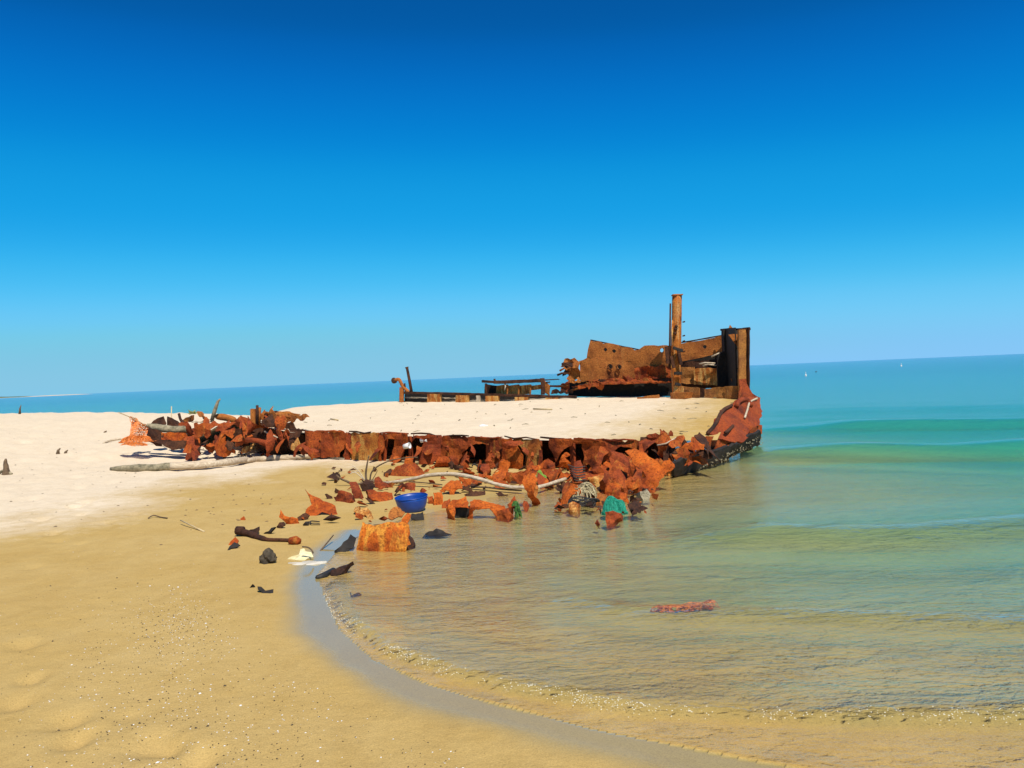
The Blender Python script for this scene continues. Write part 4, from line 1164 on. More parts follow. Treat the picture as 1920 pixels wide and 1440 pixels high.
 ('orange waisted pillar standing at the water edge', 'D', (170, 922, 180, 832, 250, 790, 330, 800, 402, 902, 362, 1102, 342, 1202, 372, 1292, 270, 1344, 232, 1282, 250, 1102), 'bright', dict(lean=8, curl=(-2.5, 0))),
 ('brown leaf-shaped plate behind the orange pillar', 'D', (370, 1072, 420, 932, 462, 1002, 452, 1132, 370, 1194), 'tan', {}),
 ('dark red foot at the base of the orange pillar', 'D', (180, 1252, 232, 1270, 282, 1332, 240, 1384, 190, 1364), 'red', {}),
 ('barnacle-crusted lump at the foot of the big scoop', 'E', (760, 922, 880, 890, 912, 962, 862, 1032, 780, 1034), 'barnacle', dict(th=.15, lean=20, crumple=.05)),
 ('dark ragged scrap in the water right of the teal netting', 'E', (590, 1102, 700, 1060, 802, 1102, 782, 1154, 620, 1214), 'dark', dict(lean=30)),
 ('dark red slab under the teal netting', 'E', (270, 1202, 380, 1190, 482, 1242, 472, 1304, 300, 1354), 'red', dict(th=.15, lean=25)),
 ('tiny red peg on the sand under the pale panel of the hull', 'D', (340, 622, 380, 540, 432, 562, 432, 632), 'red', dict(th=.05)),
 ('low red mound on the sand beside the lime netting', 'D', (290, 762, 350, 710, 442, 772), 'red', dict(th=.06)),
 ('dark brown block among the scraps below the hull gap', '5', (190, 452, 250, 432, 285, 490, 230, 520), 'dark', dict(th=.06)),
 ('curled orange flap hanging in the gap of the hull side', 'E', (105, 430, 250, 300, 330, 290, 340, 380, 240, 430, 170, 520), 'hull', dict(lean=12, base=(1130, 892), crumple=.06)),
 ('rough dark crust filling the gap under the hull side', 'E', (0, 720, 200, 690, 330, 720, 300, 800, 120, 830), 'ochre', dict(lean=40)),
 ('small rusty stub rising from the water in front of the netting', 'E', (110, 1380, 140, 1330, 185, 1390, 160, 1410), 'red', dict(th=.05)),
 ('tiny orange chip far left of the trail on the slope', '8', (240, 350, 265, 330, 285, 355, 260, 362), 'bright', dict(th=.03)),
]
for label, crop, xy, mat, kw in S:
    scrap(label, crop, xy, mat, **kw)

# small rust flakes and crumbs littering the cove floor
fg, rf = [], random.Random(77)
FB = [(860, 862, 1090, 920, 4), (1080, 870, 1240, 930, 4), (700, 858, 900, 930, 2), (1040, 910, 1230, 965, 3), (620, 880, 760, 930, 1), (560, 900, 760, 990, .6), (360, 840, 560, 866, 1.2)]
for _ in range(430):
    x0, y0, x1, y1, w_ = rf.choices(FB, [b_[4] for b_ in FB])[0]
    P = ground(rf.uniform(x0, x1), rf.uniform(y0, y1), True)
    L = rf.uniform(.03, .13) * (1.3 if rf.random() < .15 else .8)
    U = Vector((rf.gauss(0, 1), rf.gauss(0, 1), rf.gauss(0, .45))).normalized()
    W_ = U.cross(Vector((rf.gauss(0, .6), rf.gauss(0, .6), 1))).normalized()
    n_ = U.cross(W_) * .006
    ring = [U * L * rf.uniform(.7, 1), U * L * .3 + W_ * L * rf.uniform(.3, .7), -U * L * rf.uniform(.5, .9) + W_ * L * .2, -U * L * .2 - W_ * L * rf.uniform(.3, .6)]
    P = P + Vector((0, 0, .02 + L * .2))
    mid = Vector((rf.gauss(0, .2), rf.gauss(0, .2), .35)) * L
    vs = [P + r_ for r_ in ring] + [P + mid] + [P + r_ - n_ - Vector((0, 0, .012)) for r_ in ring]
    fg.append((vs, [(0, 1, 4), (1, 2, 4), (2, 3, 4), (3, 0, 4), (0, 5, 6, 1), (1, 6, 7, 2), (2, 7, 8, 3), (3, 8, 5, 0), (8, 7, 6, 5)]))
h_ = len(fg) // 2
tag(link('rust_flakes', *merge(fg[:h_]), 'hull'), 'orange brown rust flakes littering the sand of the cove', 'rust flakes', None, 'stuff')
tag(link('rust_crumbs', *merge(fg[h_:]), 'dark'), 'dark rust crumbs littering the sand of the cove', 'rust crumbs', None, 'stuff')  # real litter; its dark colour also paints shadow into the gaps

# things with several parts: the open box and the big block
g = ground(*Q('7', 1270, 582)[0], True)
BX = empty('rusted_box', g, 'open orange box section standing in the shallow water', 'scrap metal', 'rusted scraps scattered in the cove')
kw = dict(parent=BX, yaw=0, base=Q('7', 1270, 582)[0])
scrap('', '7', (1180, 430, 1260, 415, 1310, 395, 1340, 440, 1345, 488, 1210, 486), 'bright', name='lid', lean=30, crumple=.03, sink=0, **kw)
scrap('', '7', (1130, 500, 1180, 430, 1211, 482, 1211, 582, 1135, 588), 'bright', name='side_panel', lean=6, crumple=.03, **kw)
scrap('', '7', (1205, 484, 1350, 486, 1352, 582, 1205, 584), 'black', name='inside_shade', lean=4, crumple=.01, push=-.12, **kw)  # black sheet painting the dark inside of the open box
g = ground(*Q('7', 560, 872)[0], True)
BB = empty('rusted_block', g, 'big bright orange block of bent plate in the shallows', 'scrap metal', 'rusted scraps scattered in the cove')
kw = dict(parent=BB, base=Q('7', 560, 872)[0])
scrap('', '7', (365, 625, 470, 657, 600, 622, 730, 617, 792, 640, 800, 692, 790, 762, 812, 822, 702, 884, 300, 874, 340, 762, 355, 692), 'bright_block', name='front_plate', yaw=-6, lean=10, crumple=.05, curl=(-.12, -.15), crease=1, slope=.25, **kw)
scrap('', '7', (480, 650, 600, 618, 730, 615, 790, 538, 822, 560, 780, 645, 700, 655), 'bright', name='top_flap', yaw=8, lean=38, sink=0, **kw)
scrap('', '7', (618, 602, 640, 530, 700, 498, 772, 552, 742, 592), 'tan', name='scoop', yaw=10, lean=25, sink=0, push=-.12, th=.03, **kw)
scrap('', '7', (690, 792, 762, 742, 822, 702, 847, 862, 762, 888), 'dark', name='end_plate', yaw=35, lean=10, crumple=.09, push=.03, **kw)
scrap('', '7', (500, 620, 560, 580, 600, 600, 560, 630), 'hull', name='tab', yaw=0, lean=20, sink=0, push=-.1, **kw)
# pipe with flanges on the slope
pts = [ground(*p) + Vector((0, 0, h)) for p, h in zip(Q('8', 250, 505, 320, 508, 400, 530, 480, 552, 600, 556, 690, 560, 740, 575), (.045, .035, .025, .02, .02, .02, .025))]
PI_ = empty('rusted_pipe', pts[3] - Vector((0, 0, .04)), 'long rusted pipe with a round flange lying on the sandy slope', 'scrap metal', 'rusted scraps scattered in the cove')
tube('shaft', smooth_path(pts), [.04] * 4 + [.036] * 4 + [.028] * 4 + [.02] * 8 + [.024] * 5, 'dark', PI_, 10, .2)
tube('flange', [pts[-1] + Vector((-.06, .0, .01)), pts[-1] + Vector((0, -.01, .012)), pts[-1] + Vector((.05, -.03, .0))], [.04, .055, .035], 'hull', PI_, 12, .2)
tube('flange', [pts[0] + Vector((-.05, .01, .02)), pts[0] + Vector((.03, 0, .01))], [.05, .055], 'dark', PI_, 10, .3)

# ------------------------------------------------------------------ blue bowl
c = ground(771, 962, True)
c = Vector((c.x, c.y + .16, max(c.z, .01) - .015))
def lathe(name, prof, origin, mat, parent=None, n=40, tilt=Matrix.Identity(3), wob=0.0):
    vs, fs = [], []
    for r, z in prof:
        for k in range(n):
            a = 2 * math.pi * k / n
            rr = r * (1 + wob * math.cos(2 * a + .6))
            vs.append(Vector(origin) + tilt @ Vector((rr * math.cos(a), rr * math.sin(a), z)))
    for i in range(len(prof) - 1):
        for k in range(n):
            fs.append((i * n + k, i * n + (k + 1) % n, (i + 1) * n + (k + 1) % n, (i + 1) * n + k))
    fs.append(tuple(reversed(range(n))))
    fs.append(tuple((len(prof) - 1) * n + k for k in range(n)))
    return link(name, vs, fs, mat, parent, origin=origin, smooth=True)
BT = Matrix.Rotation(R(4), 3, 'X') @ Matrix.Rotation(R(-3), 3, 'Y')
BOWL = empty('bowl', c, 'blue plastic bowl standing on the sand at the water edge', 'bowl')
lathe('body', [(.10, 0), (.135, .010), (.165, .045), (.188, .10), (.203, .165), (.210, .20), (.205, .20), (.196, .165), (.181, .10), (.158, .049), (.128, .018), (.09, .010)], c, 'blue', BOWL, 48, BT, .015)
rp = [c + BT @ Vector((.208 * math.cos(a) * (1 + .015 * math.cos(2 * a + .6)), .208 * math.sin(a) * (1 + .015 * math.cos(2 * a + .6)), .20)) for a in np.linspace(0, 2 * math.pi, 49)]
tube('rim', rp, .006, 'blue', BOWL, 6)

# ------------------------------------------------------------------ driftwood
def gp(crop, *xyh):
    """ground points with a height above the ground: x, y, h triples"""
    out = []
    for i in range(0, len(xyh), 3):
        p = Q(crop, xyh[i], xyh[i + 1])[0]
        out.append(ground(p[0], p[1]) + Vector((0, 0, xyh[i + 2])))
    return out
lg = gp('P', 208, 884, .05, 260, 884.5, .07, 320, 883, .08, 380, 880, .08, 440, 873, .085, 470, 868, .075)
LOG = empty('driftwood_log', lg[2] - Vector((0, 0, .08)), 'long bleached driftwood log lying on the sand before the wreck', 'driftwood')
tube('butt', smooth_path(lg[:3]), [.035, .05, .06, .066, .07, .07, .068, .068, .07], 'wood_mossy', LOG, 10, .25)
tube('trunk', smooth_path(lg[2:]), [.07, .069, .068, .067, .067, .066, .066, .068, .072, .074, .068, .05, .02], 'wood', LOG, 10, .25)
l2 = gp('P', 462, 869, .05, 490, 866, .06, 530, 864, .065, 580, 861, .06, 620, 857, .05, 648, 852, .04)
tube('branch', smooth_path(l2), [.03, .05, .065, .07, .07, .07, .068, .066, .064, .062, .06, .058, .055, .052, .05, .048, .045, .042, .04, .038, .03], 'wood', LOG, 10, .25)
tube('splinter', gp('P', 440, 866, .1, 475, 858, .13, 512, 848, .12), [.03, .025, .012], 'wood', LOG, 6, .3)
for a in ((447, 862, 455, 870), (452, 860, 448, 872), (458, 862, 466, 868)):
    tube('splinter', gp('P', a[0], a[1], .13, a[2], a[3], .05), [.014, .006], 'wood_mossy', LOG, 5)

ya, yz = ground(722, 908, True).y, ground(985, 926, True).y
bp = Q('7', 560, 262, 640, 262, 760, 245, 860, 225, 980, 198, 1100, 188, 1220, 190, 1360, 212, 1480, 245, 1600, 282, 1720, 305, 1840, 308)
br = [atY(x, y, ya + (yz - ya) * k / 11) for k, (x, y) in enumerate(bp)]
BR = empty('driftwood_branch', br[0] - Vector((0, 0, .03)), 'long pale bent driftwood branch with twiggy roots lying across the scraps', 'driftwood')
tube('limb', smooth_path(br), list(np.interp(np.linspace(0, 1, 45), [0, .1, .5, 1], [.012, .028, .031, .025])), 'wood', BR, 10, .18)
def tw(name, crop, y, pts, r0, r1, parent, mat='twig'):
    P = smooth_path([atY(*Q(crop, *p)[0], y) for p in pts])
    return tube(name, P, list(np.linspace(r0, r1, len(P))), mat, parent, 6, .2)
yb = br[0].y
tw('root', '7', yb + .1, [(420, 250), (412, 190), (425, 90), (440, 20)], .022, .01, BR)
tw('root', '7', yb + .1, [(450, 240), (465, 170), (530, 110), (650, 60), (800, 38), (880, 36)], .014, .007, BR)
tw('root', '7', yb - .1, [(330, 300), (250, 255), (190, 230), (145, 195)], .026, .012, BR)
tw('root', '7', yb, [(330, 300), (400, 260), (480, 250), (560, 262)], .03, .03, BR)
tw('root', '7', yb + .1, [(440, 250), (390, 230), (330, 180), (280, 170)], .012, .006, BR, 'wood')
tw('root', '7', yb + .1, [(400, 240), (370, 190), (340, 150), (290, 110)], .01, .006, BR, 'wood')
tw('root', '7', yb + .1, [(350, 160), (320, 165), (270, 185)], .008, .005, BR, 'wood')
tw('root', '7', yb + .1, [(470, 240), (500, 190), (520, 150)], .008, .004, BR)
tw('root', '7', yb + .1, [(160, 215), (155, 240), (165, 260)], .007, .003, BR)
o = tube('driftwood_pole', smooth_path([atY(*p, yz + .25 * k) for k, p in enumerate(Q('D', 440, 1020, 600, 978, 760, 925, 905, 880))]), .027, 'wood', None, 8, .15)
tag(o, 'short pale pole sloping up between the pillar and the skirt-shaped scrap', 'driftwood')
o = tube('thin_rod', smooth_path([ground(*p, True) + Vector((0, 0, .03)) for p in Q('7', 800, 270, 950, 283, 1100, 300)]), .010, 'twig', None, 6)
tag(o, 'thin dark rod on the sand above the blue bowl', 'rod')
o = tube('thin_rod', smooth_path([ground(*p, True) + Vector((0, 0, .04)) for p in Q('7', 1360, 325, 1500, 330, 1650, 348, 1815, 358)]), .014, 'twig', None, 6)
tag(o, 'thin dark rod under the right end of the pale branch', 'rod')
hk = ground(*Q('C', 1160, 485)[0])
tag(tube('wire_hook', smooth_path([atY(*p, hk.y) for p in Q('C', 1115, 490, 1160, 488, 1155, 455, 1130, 400, 1085, 362, 1040, 375, 1022, 412)]), .012, 'cable', None, 6), 'thin black wire hook curling up from the sand', 'wire')
tag(tube('wire_loop', smooth_path([ground(*p) + Vector((0, 0, .02)) for p in Q('8', 960, 412, 890, 410, 872, 398, 885, 384, 955, 390)]), .008, 'cable', None, 6), 'small black wire loop right of the orange fin on the slope', 'wire')
# upright cane and bent branch by the net
cn = ground(*Q('A', 975, 998)[0])
tag(tube('cane', [atY(*p, cn.y) for p in Q('A', 978, 1005, 972, 600, 975, 210)], [.016, .014, .012], 'bamboo', None, 8), 'thin yellow cane standing upright in the sand left of the wreck', 'cane')
tag(tube('bent_branch', smooth_path(gp('P', 194, 833, .03, 208, 830, .06, 235, 829, .09, 270, 831, .09, 298, 837, .06, 328, 843, .02)), list(np.linspace(.022, .032, 11)) + list(np.linspace(.032, .015, 10)), 'wood', None, 8, .2), 'bent pale branch lying on the sand under the orange net', 'driftwood')
gl = atY(*Q('A', 700, 620)[0], 19.3)
tag(tube('grey_log', smooth_path([atY(*Q('A', 530, 545)[0], 19.2), atY(*Q('A', 640, 580)[0], 19.2), atY(*Q('A', 800, 610)[0], 19.2), atY(*Q('A', 1000, 625)[0], 19.2), atY(*Q('A', 1250, 615)[0], 19.2)]), list(np.linspace(.03, .085, 6)) + [.085] * 11, 'wood_mossy', None, 10, .2), 'grey mossy log resting on the scraps left of the wreck', 'driftwood')
LS = 'rusted scraps heaped left of the wreck'
for lab, xy, mat, y in [('dark curved shell plate standing behind the grey log, left one of two', (610, 520, 650, 470, 730, 420, 832, 388, 884, 514, 760, 620, 640, 620), 'dark', 19.9),
                        ('dark triangular plate standing behind the grey log, right one of two', (888, 560, 910, 388, 982, 420, 1190, 570, 1190, 640, 1000, 640), 'dark', 19.8),
                        ('dark coil-like scrap under the left end of the grey log', (580, 600, 760, 640, 822, 702, 792, 840, 702, 830, 520, 790, 560, 680), 'dark', 19.1),
                        ('orange-brown curved plate under the grey log beside the cane', (790, 680, 962, 672, 1232, 690, 1310, 782, 1152, 824, 902, 832, 790, 812), 'bright', 19.0),
                        ('dark bottom plate curving along the sand under the grey log', (600, 760, 790, 812, 982, 832, 1250, 830, 1200, 880, 982, 906, 790, 894, 640, 850), 'dark', 18.9),
                        ('small rusted peg on the sand right of the cane', (1190, 950, 1240, 890, 1320, 900, 1320, 950), 'hull', 18.6)]:
    o = plate('rusted_plate', Q('A', *xy), yplane(atY(*Q('A', xy[0], xy[1])[0], y), random.uniform(-15, 15), 10), mat, None, th=.02, crumple=.07, res=.09, jag=.02, freq=3, sink=.12)
    tag(o, lab, 'scrap metal', LS)
sk = Q('B', 150, 425, 200, 250, 250, 110, 290, 70)
tag(tube('leaning_plank', [atY(*p, 19.6) for p in sk], [.05, .048, .035, .015], 'wood_mossy', None, 6, .2), 'narrow plank leaning up from the left end of the wreck', 'plank')
tag(tube('rolled_tube', smooth_path([atY(*p, 19.8) for p in Q('B', 205, 350, 300, 365, 430, 385, 545, 425)]), [.03, .06, .075, .08, .085, .085, .085, .08, .085, .085, .08, .07, .04], 'tan', None, 10, .25), 'rusty rolled tube lying on the sand behind the wreck end', 'tube')
p0 = atY(*Q('A', 1345, 345)[0], 19.9)
lv = []
for k in range(9):
    a = random.uniform(-1.4, 1.4)
    d = Vector((math.sin(a), random.uniform(-.6, .3), math.cos(a) * .8)).normalized()
    s = d.cross(Vector((0, 1, 0))).normalized() * .025
    L = random.uniform(.08, .16)
    lv.append(([p0, p0 + d * L * .5 + s, p0 + d * L, p0 + d * L * .5 - s, p0 + d * L * .5 + Vector((0, -.01, 0))], [(0, 1, 4), (1, 2, 4), (2, 3, 4), (3, 0, 4)]))
tag(link('dry_weed', *merge(lv), 'leafgreen'), 'tuft of yellow green weed caught on top of the wreck end', 'plant')

# ------------------------------------------------------------------ nets, rope, rubbish
def bilinear(c, u, v):
    return (c[0].lerp(c[1], u)).lerp(c[3].lerp(c[2], u), v)
ny = 19.0
nc4 = [atY(*p, ny + o) for p, o in zip(Q('A', 225, 392, 520, 548, 545, 700, 200, 800), (.1, .5, .4, -.1))]
NET = empty('fishing_net', atY(*Q('A', 300, 835)[0], ny), 'torn orange net strung up at the left end of the scraps', 'net')
gs = []
rn = random.Random(4)
for k in range(17):
    pth = [bilinear(nc4, k / 16, t / 10) + Vector((rn.uniform(-.012, .012), .10 * math.sin(3 * t / 10 + k * .4), rn.uniform(-.012, .012))) for t in range(11)]
    gs.append(tube_geo(pth, .009, 3))
for t in range(15):
    pth = [bilinear(nc4, k / 12, t / 14) + Vector((rn.uniform(-.015, .015), .10 * math.sin(3 * t / 14 + k * .53), rn.uniform(-.02, .02))) for k in range(13)]
    gs.append(tube_geo(pth, .009, 3))
link('mesh', *merge([(v, f) for v, f in gs]), 'orange_net', NET)
tube('head_cord', smooth_path([atY(*p, ny + o) for p, o in zip(Q('A', 20, 318, 220, 400, 400, 490, 570, 600), (-.2, .1, .3, .5))]), .010, 'bamboo', NET, 5)
def clump(center, size, n, r, seed, droop=.25):
    """matted fibres lying over a low mound"""
    g2, rr = [], random.Random(seed)
    c0 = Vector(center)
    def skin(x, y):
        q = min(1.0, x * x + y * y)
        return (1 - q ** 1.5) ** .5 * (1 + .3 * noise.noise(Vector((x * 1.3, y * 1.3, seed))))
    for _ in range(n):
        a, q = rr.uniform(0, 6.28), math.sqrt(rr.random())
        x, y = q * math.cos(a), q * math.sin(a)
        da = rr.uniform(0, 6.28)
        lift = rr.uniform(-.25, .06)
        pth = []
        for s_ in range(8):
            pth.append(c0 + Vector((x * size[0], y * size[1], max(-.02, (skin(x, y) + lift) * size[2]))))
            da += rr.gauss(0, .75)
            x, y = x + .13 * math.cos(da), y + .13 * math.sin(da)
            k = math.hypot(x, y)
            if k > 1.08:
                x, y = x * .93, y * .93
        g2.append(tube_geo(pth, r, 3))
    return merge(g2)
hb_ = atY(*Q('A', 330, 800)[0], ny - .1)
link('heap', *clump(atY(*Q('A', 350, 838)[0], ny - .1), (.36, .22, .12), 380, .005, 6), 'orange_net', NET)
o = link('net_scrap', *clump(ground(*Q('A', 290, 925)[0]), (.34, .22, .08), 160, .005, 8), 'orange_net')
tag(o, 'small orange net scrap on the sand beside the bent branch', 'net')
tc = ground(*Q('E', 410, 1235)[0], True)
o = link('teal_net', *clump(tc + Vector((0, .10, .0)), (.14, .11, .17), 700, .0035, 9), 'teal')
tag(o, 'bright teal clump of fishing net at the water edge', 'net')
tc = ground(*Q('D', 500, 960)[0], True)
o = link('lime_net', *merge([clump(tc + Vector(v_), sz_, 130, .0035, 10 + k) for k, (v_, sz_) in enumerate((((0, .05, .02), (.08, .07, .10)), ((-.02, .06, .09), (.05, .05, .10)), ((.03, .05, .05), (.055, .05, .08))))]), 'lime')
tag(o, 'lime green clump of net beside the orange pillar', 'net')
tc = ground(*Q('7', 1785, 565)[0], True)
o = link('sea_weed', *merge([clump(tc + Vector(v_), sz_, 100, .0035, 12 + k) for k, (v_, sz_) in enumerate((((0, .02, .0), (.04, .04, .08)), ((-.01, .02, .07), (.035, .04, .07)), ((-.03, .02, .13), (.04, .04, .05))))]), 'moss')
tag(o, 'dark green weed hanging on the horn-shaped scrap', 'seaweed')
tc = ground(*Q('D', 1230, 1290)[0], True)
o = link('rope_tangle', *clump(tc + Vector((0, .05, .04)), (.18, .13, .19), 150, .006, 13), 'rope')
tag(o, 'straw coloured tangle of rope between the skirt sheet and the teal net', 'rope')
tc = ground(*Q('D', 1220, 1370)[0], True)
o = link('cable_coil', *merge([tube_geo([tc + Vector((.14 * (1 + .1 * k) * math.cos(a), .10 * math.sin(a), .05 + .012 * k + .03 * math.sin(a * 2 + k))) for a in np.linspace(0, 6.28, 25)], .009, 5) for k in range(5)]), 'cable')
tag(o, 'black cable coil below the straw coloured rope', 'cable')
tc = ground(*Q('D', 1090, 990)[0], True)
o = link('cable_bundle', *merge([tube_geo(smooth_path([tc + Vector((-.12 + .01 * k, .02 * k, .32 - .035 * k)), tc + Vector((0, 0, .27 - .04 * k)), tc + Vector((.14, .02, .28 - .04 * k))]), .009, 5) for k in range(6)]), 'cable')
tag(o, 'black cable strands strung behind the skirt-shaped sheet', 'cable')
# white bits caught in the hull side
for lab, x, y, sc_ in (('white plastic cup stuck in the gap of the hull side', 1330, 335, .10), ('white plastic lid stuck in the hull side beside the cup', 1495, 275, .11)):
    P = on_plane(*Q('4', x, y)[0], back(NW, -.08))
    lathe('plastic_cup', [(.45 * sc_, -.7 * sc_), (.6 * sc_, .6 * sc_), (.56 * sc_, .6 * sc_), (.4 * sc_, -.6 * sc_)], P, 'white', None, 16, Matrix.Rotation(R(65), 3, 'X') @ Matrix.Rotation(R(x * .05), 3, 'Y'))
    tag(bpy.context.scene.objects[-1] if False else COL.objects[len(COL.objects) - 1], lab, 'cup')
# foam board and yellow foam
M['foam_pale'] = plain('foam_pale', (.42, .38, .30), (.62, .56, .45), 9, .8)
fb = ground(*Q('8', 830, 760)[0], True)
vs, fs = [], []
for ring, (rx, ry, z) in enumerate(((.17, .07, -.02), (.19, .085, -.005), (.175, .075, .004), (.05, .02, .006))):
    for k in range(24):
        a = 2 * math.pi * k / 24
        vs.append(fb + Vector((rx * math.cos(a) * (1 + .08 * math.sin(3 * a)), .05 + ry * math.sin(a), z + .006 * math.sin(5 * a))))
for rg in range(3):
    for k in range(24):
        fs.append((rg * 24 + k, rg * 24 + (k + 1) % 24, (rg + 1) * 24 + (k + 1) % 24, (rg + 1) * 24 + k))
fs.append(tuple(72 + k for k in range(24)))
tag(link('foam_sheet', vs, fs, 'foam_pale', smooth=True), 'pale flat foam sheet lying awash at the water edge', 'foam')
o = scrap('yellow crumpled foam lump beside the pale foam sheet', '8', (635, 712, 680, 690, 770, 670, 800, 590, 830, 640, 880, 650, 900, 690, 800, 715, 700, 712), 'foam', yaw=0, lean=55, name='yellow_foam', cat='foam', group=None, th=.05, crumple=.06)
o = tube('cord_loop', smooth_path([atY(*p, fb.y + .15) for p in Q('8', 800, 600, 850, 605, 885, 630, 900, 660)]), .008, 'twig', None, 5)
tag(o, 'dark cord arching over the yellow foam', 'cord')
for lab, a, b, h in (('longer dark stick leaning out of the sand by the pale foam', (940, 648), (1080, 497), .12), ('shorter thin stick beside the longer leaning one', (960, 640), (1095, 563), .08)):
    A0 = ground(*Q('8', *a)[0])
    tag(tube('stick', [A0 - Vector((0, 0, .02)), atY(*Q('8', *b)[0], A0.y + .45)], [.010, .007], 'twig', None, 6), lab, 'stick')
rk = ground(*Q('8', 495, 745)[0])
bm = bmesh.new()
bmesh.ops.create_icosphere(bm, subdivisions=3, radius=1)
vs = [rk + Vector((v.co.x * .075, v.co.y * .06, max(v.co.z * .085 * (1 - .35 * abs(v.co.x)) + .045, -.02))) + v.co * .03 * fbm(v.co * 1.8 + Vector((4, 0, 0)), 3) for v in bm.verts]
tag(link('stone', vs, [tuple(v.index for v in f.verts) for f in bm.faces], 'stone'), 'dark rough stone lying on the sand below the rusted pipe', 'stone')
bm.free()
tl = [ground(*p, True) + Vector((0, 0, .01)) for p in Q('8', 930, 890, 1000, 870, 1085, 815)]
tag(tube('sunken_strap', tl, [.02, .03, .02], 'cable', None, 5), 'dark strap trailing in the shallows from the wooden-looking scrap', 'strap')
# orange weed bag afloat
fl_ = atZ(1290, 1122, 0)
rw = random.Random(13)
fz = float(H(np.array([fl_.x]), np.array([fl_.y]))[0])
o = link('floating_net', *merge([clump(Vector((fl_.x + dx_, fl_.y + dy_, fz * .8)), (rx_, ry_, -fz * .35), n_, .0035, 15 + k) for k, (dx_, dy_, rx_, ry_, n_) in enumerate(((-.10, 0, .13, .04, 60), (.05, .02, .12, .05, 80), (.17, .06, .07, .06, 50), (-.2, -.01, .08, .02, 26)))]), 'orange_net')
tag(o, 'reddish orange net scrap lying awash in the shallow water', 'net')
# sticks and stumps on the open beach
a_, b_ = ground(340, 984), ground(383, 998)
tag(tube('stick', [a_ + Vector((-.005, 0, .055)), b_ + Vector((0, 0, .006))], [.008, .011], 'bamboo', None, 6), 'straight pale stick lying on the damp sand left of centre', 'stick')
tag(tube('twig', smooth_path(gp('P', 278, 973, .01, 288, 970, .025, 300, 971, .012, 314, 973, .012)), .008, 'twig', None, 5), 'small dark twig on the sand left of the straight pale stick', 'twig')
st = ground(12, 889)
STU = empty('timber_stub', st, 'weathered timber stub standing in the sand at the left edge', 'post')
tube('post', smooth_path([st - Vector((0, 0, .05)), st + Vector((.0, 0, .12)), st + Vector((-.01, 0, .22)), st + Vector((.005, 0, .30))]), [.09, .085, .075, .06, .05, .045, .04, .035, .03, .03, .025, .02, .012], 'twig', STU, 8, .5)
tube('root', smooth_path([st + Vector((-.16, .0, .02)), st + Vector((-.06, -.02, .07)), st + Vector((0, 0, .06)), st + Vector((.12, -.03, .0))]), [.03] * 13, 'wood_mossy', STU, 6, .4)
for lab, x, y, hh in (('small dark stub sticking up on the far sand, near the left edge', 37, 776, .35), ('small dark stub on the pale sand, left of a pair', 108, 851, .13), ('small dark stub on the pale sand, right of a pair', 122, 852, .10),
                      ('small dark stub on the pale sand under the far shoreline', 196, 812, .06), ('dark flat weed lump on the crest of the far sand', 262, 768, .07)):
    g = ground(x, y)
    tag(tube('stub', [g - Vector((0, 0, .03)), g + Vector((.02, 0, hh * .6)), g + Vector((.06, .02, hh))], [.05, .03, .012], 'twig', None, 6, .3), lab, 'stub')
for lab, x, y, L in (('bleached plank lying on the far crest behind the wreck end', 462, 767, .9), ('white foam block on the far crest left of the coaming post', 680, 757, .35)):
    g = ground(x, y)
    vs, fs = box_between(g + Vector((-L / 2, 0, .06)), g + Vector((L / 2, .1, .09)), .2, .1)
    o = bar('beach_plank' if L > .5 else 'foam_block', g + Vector((-L / 2, 0, .07)), g + Vector((L / 2, .1, .1)), .2, .12 if L > .5 else .2, 'wood' if L > .5 else 'white', None, wear=.04)
    tag(o, lab, 'plank' if L > .5 else 'foam')
for lab, x, y in (('thin stick standing on the far crest near the white foam block', 671, 756),):
    g = ground(x, y)
    tag(tube('stick', [g, g + Vector((.03, 0, .2)), g + Vector((.1, 0, .33))], [.02, .015, .008], 'wood', None, 5), lab, 'stick')
for lab, x, y, ex, ey in (('thin twig lying on the sand inside the hull, right of centre', 1000, 768, 1035, 769), ('short twig on the sand inside the hull, near the left coaming', 620, 787, 634, 789)):
    a_, b_ = on_fill(x, y), on_fill(ex, ey)
    tag(tube('twig', [a_ + Vector((0, 0, .02)), b_ + Vector((0, 0, .02))], .018, 'bamboo', None, 5), lab, 'twig')
g = on_fill(906, 799)
o = link('white_bag', *(lambda: (lambda bmx: ([g + Vector((v.co.x * .10, v.co.y * .07, max(v.co.z * .04, -.01))) * 1 + v.co * .02 * noise.noise(v.co * 4) for v in bmx.verts], [tuple(v.index for v in f.verts) for f in bmx.faces]))((lambda b2: (bmesh.ops.create_icosphere(b2, subdivisions=2, radius=1), b2)[1])(bmesh.new())))(), 'white')
tag(o, 'small white plastic bag on the sand inside the hull', 'bag')
tag(tube('bow_rope', smooth_path([on_plane(*p, DP) + Vector((0, 0, .07)) for p in Q('6', 1235, 170, 1165, 208, 1140, 280, 1115, 358)]), .022, 'wood', None, 6, .2), 'pale frayed rope lying over the bow plate of the wreck', 'rope')

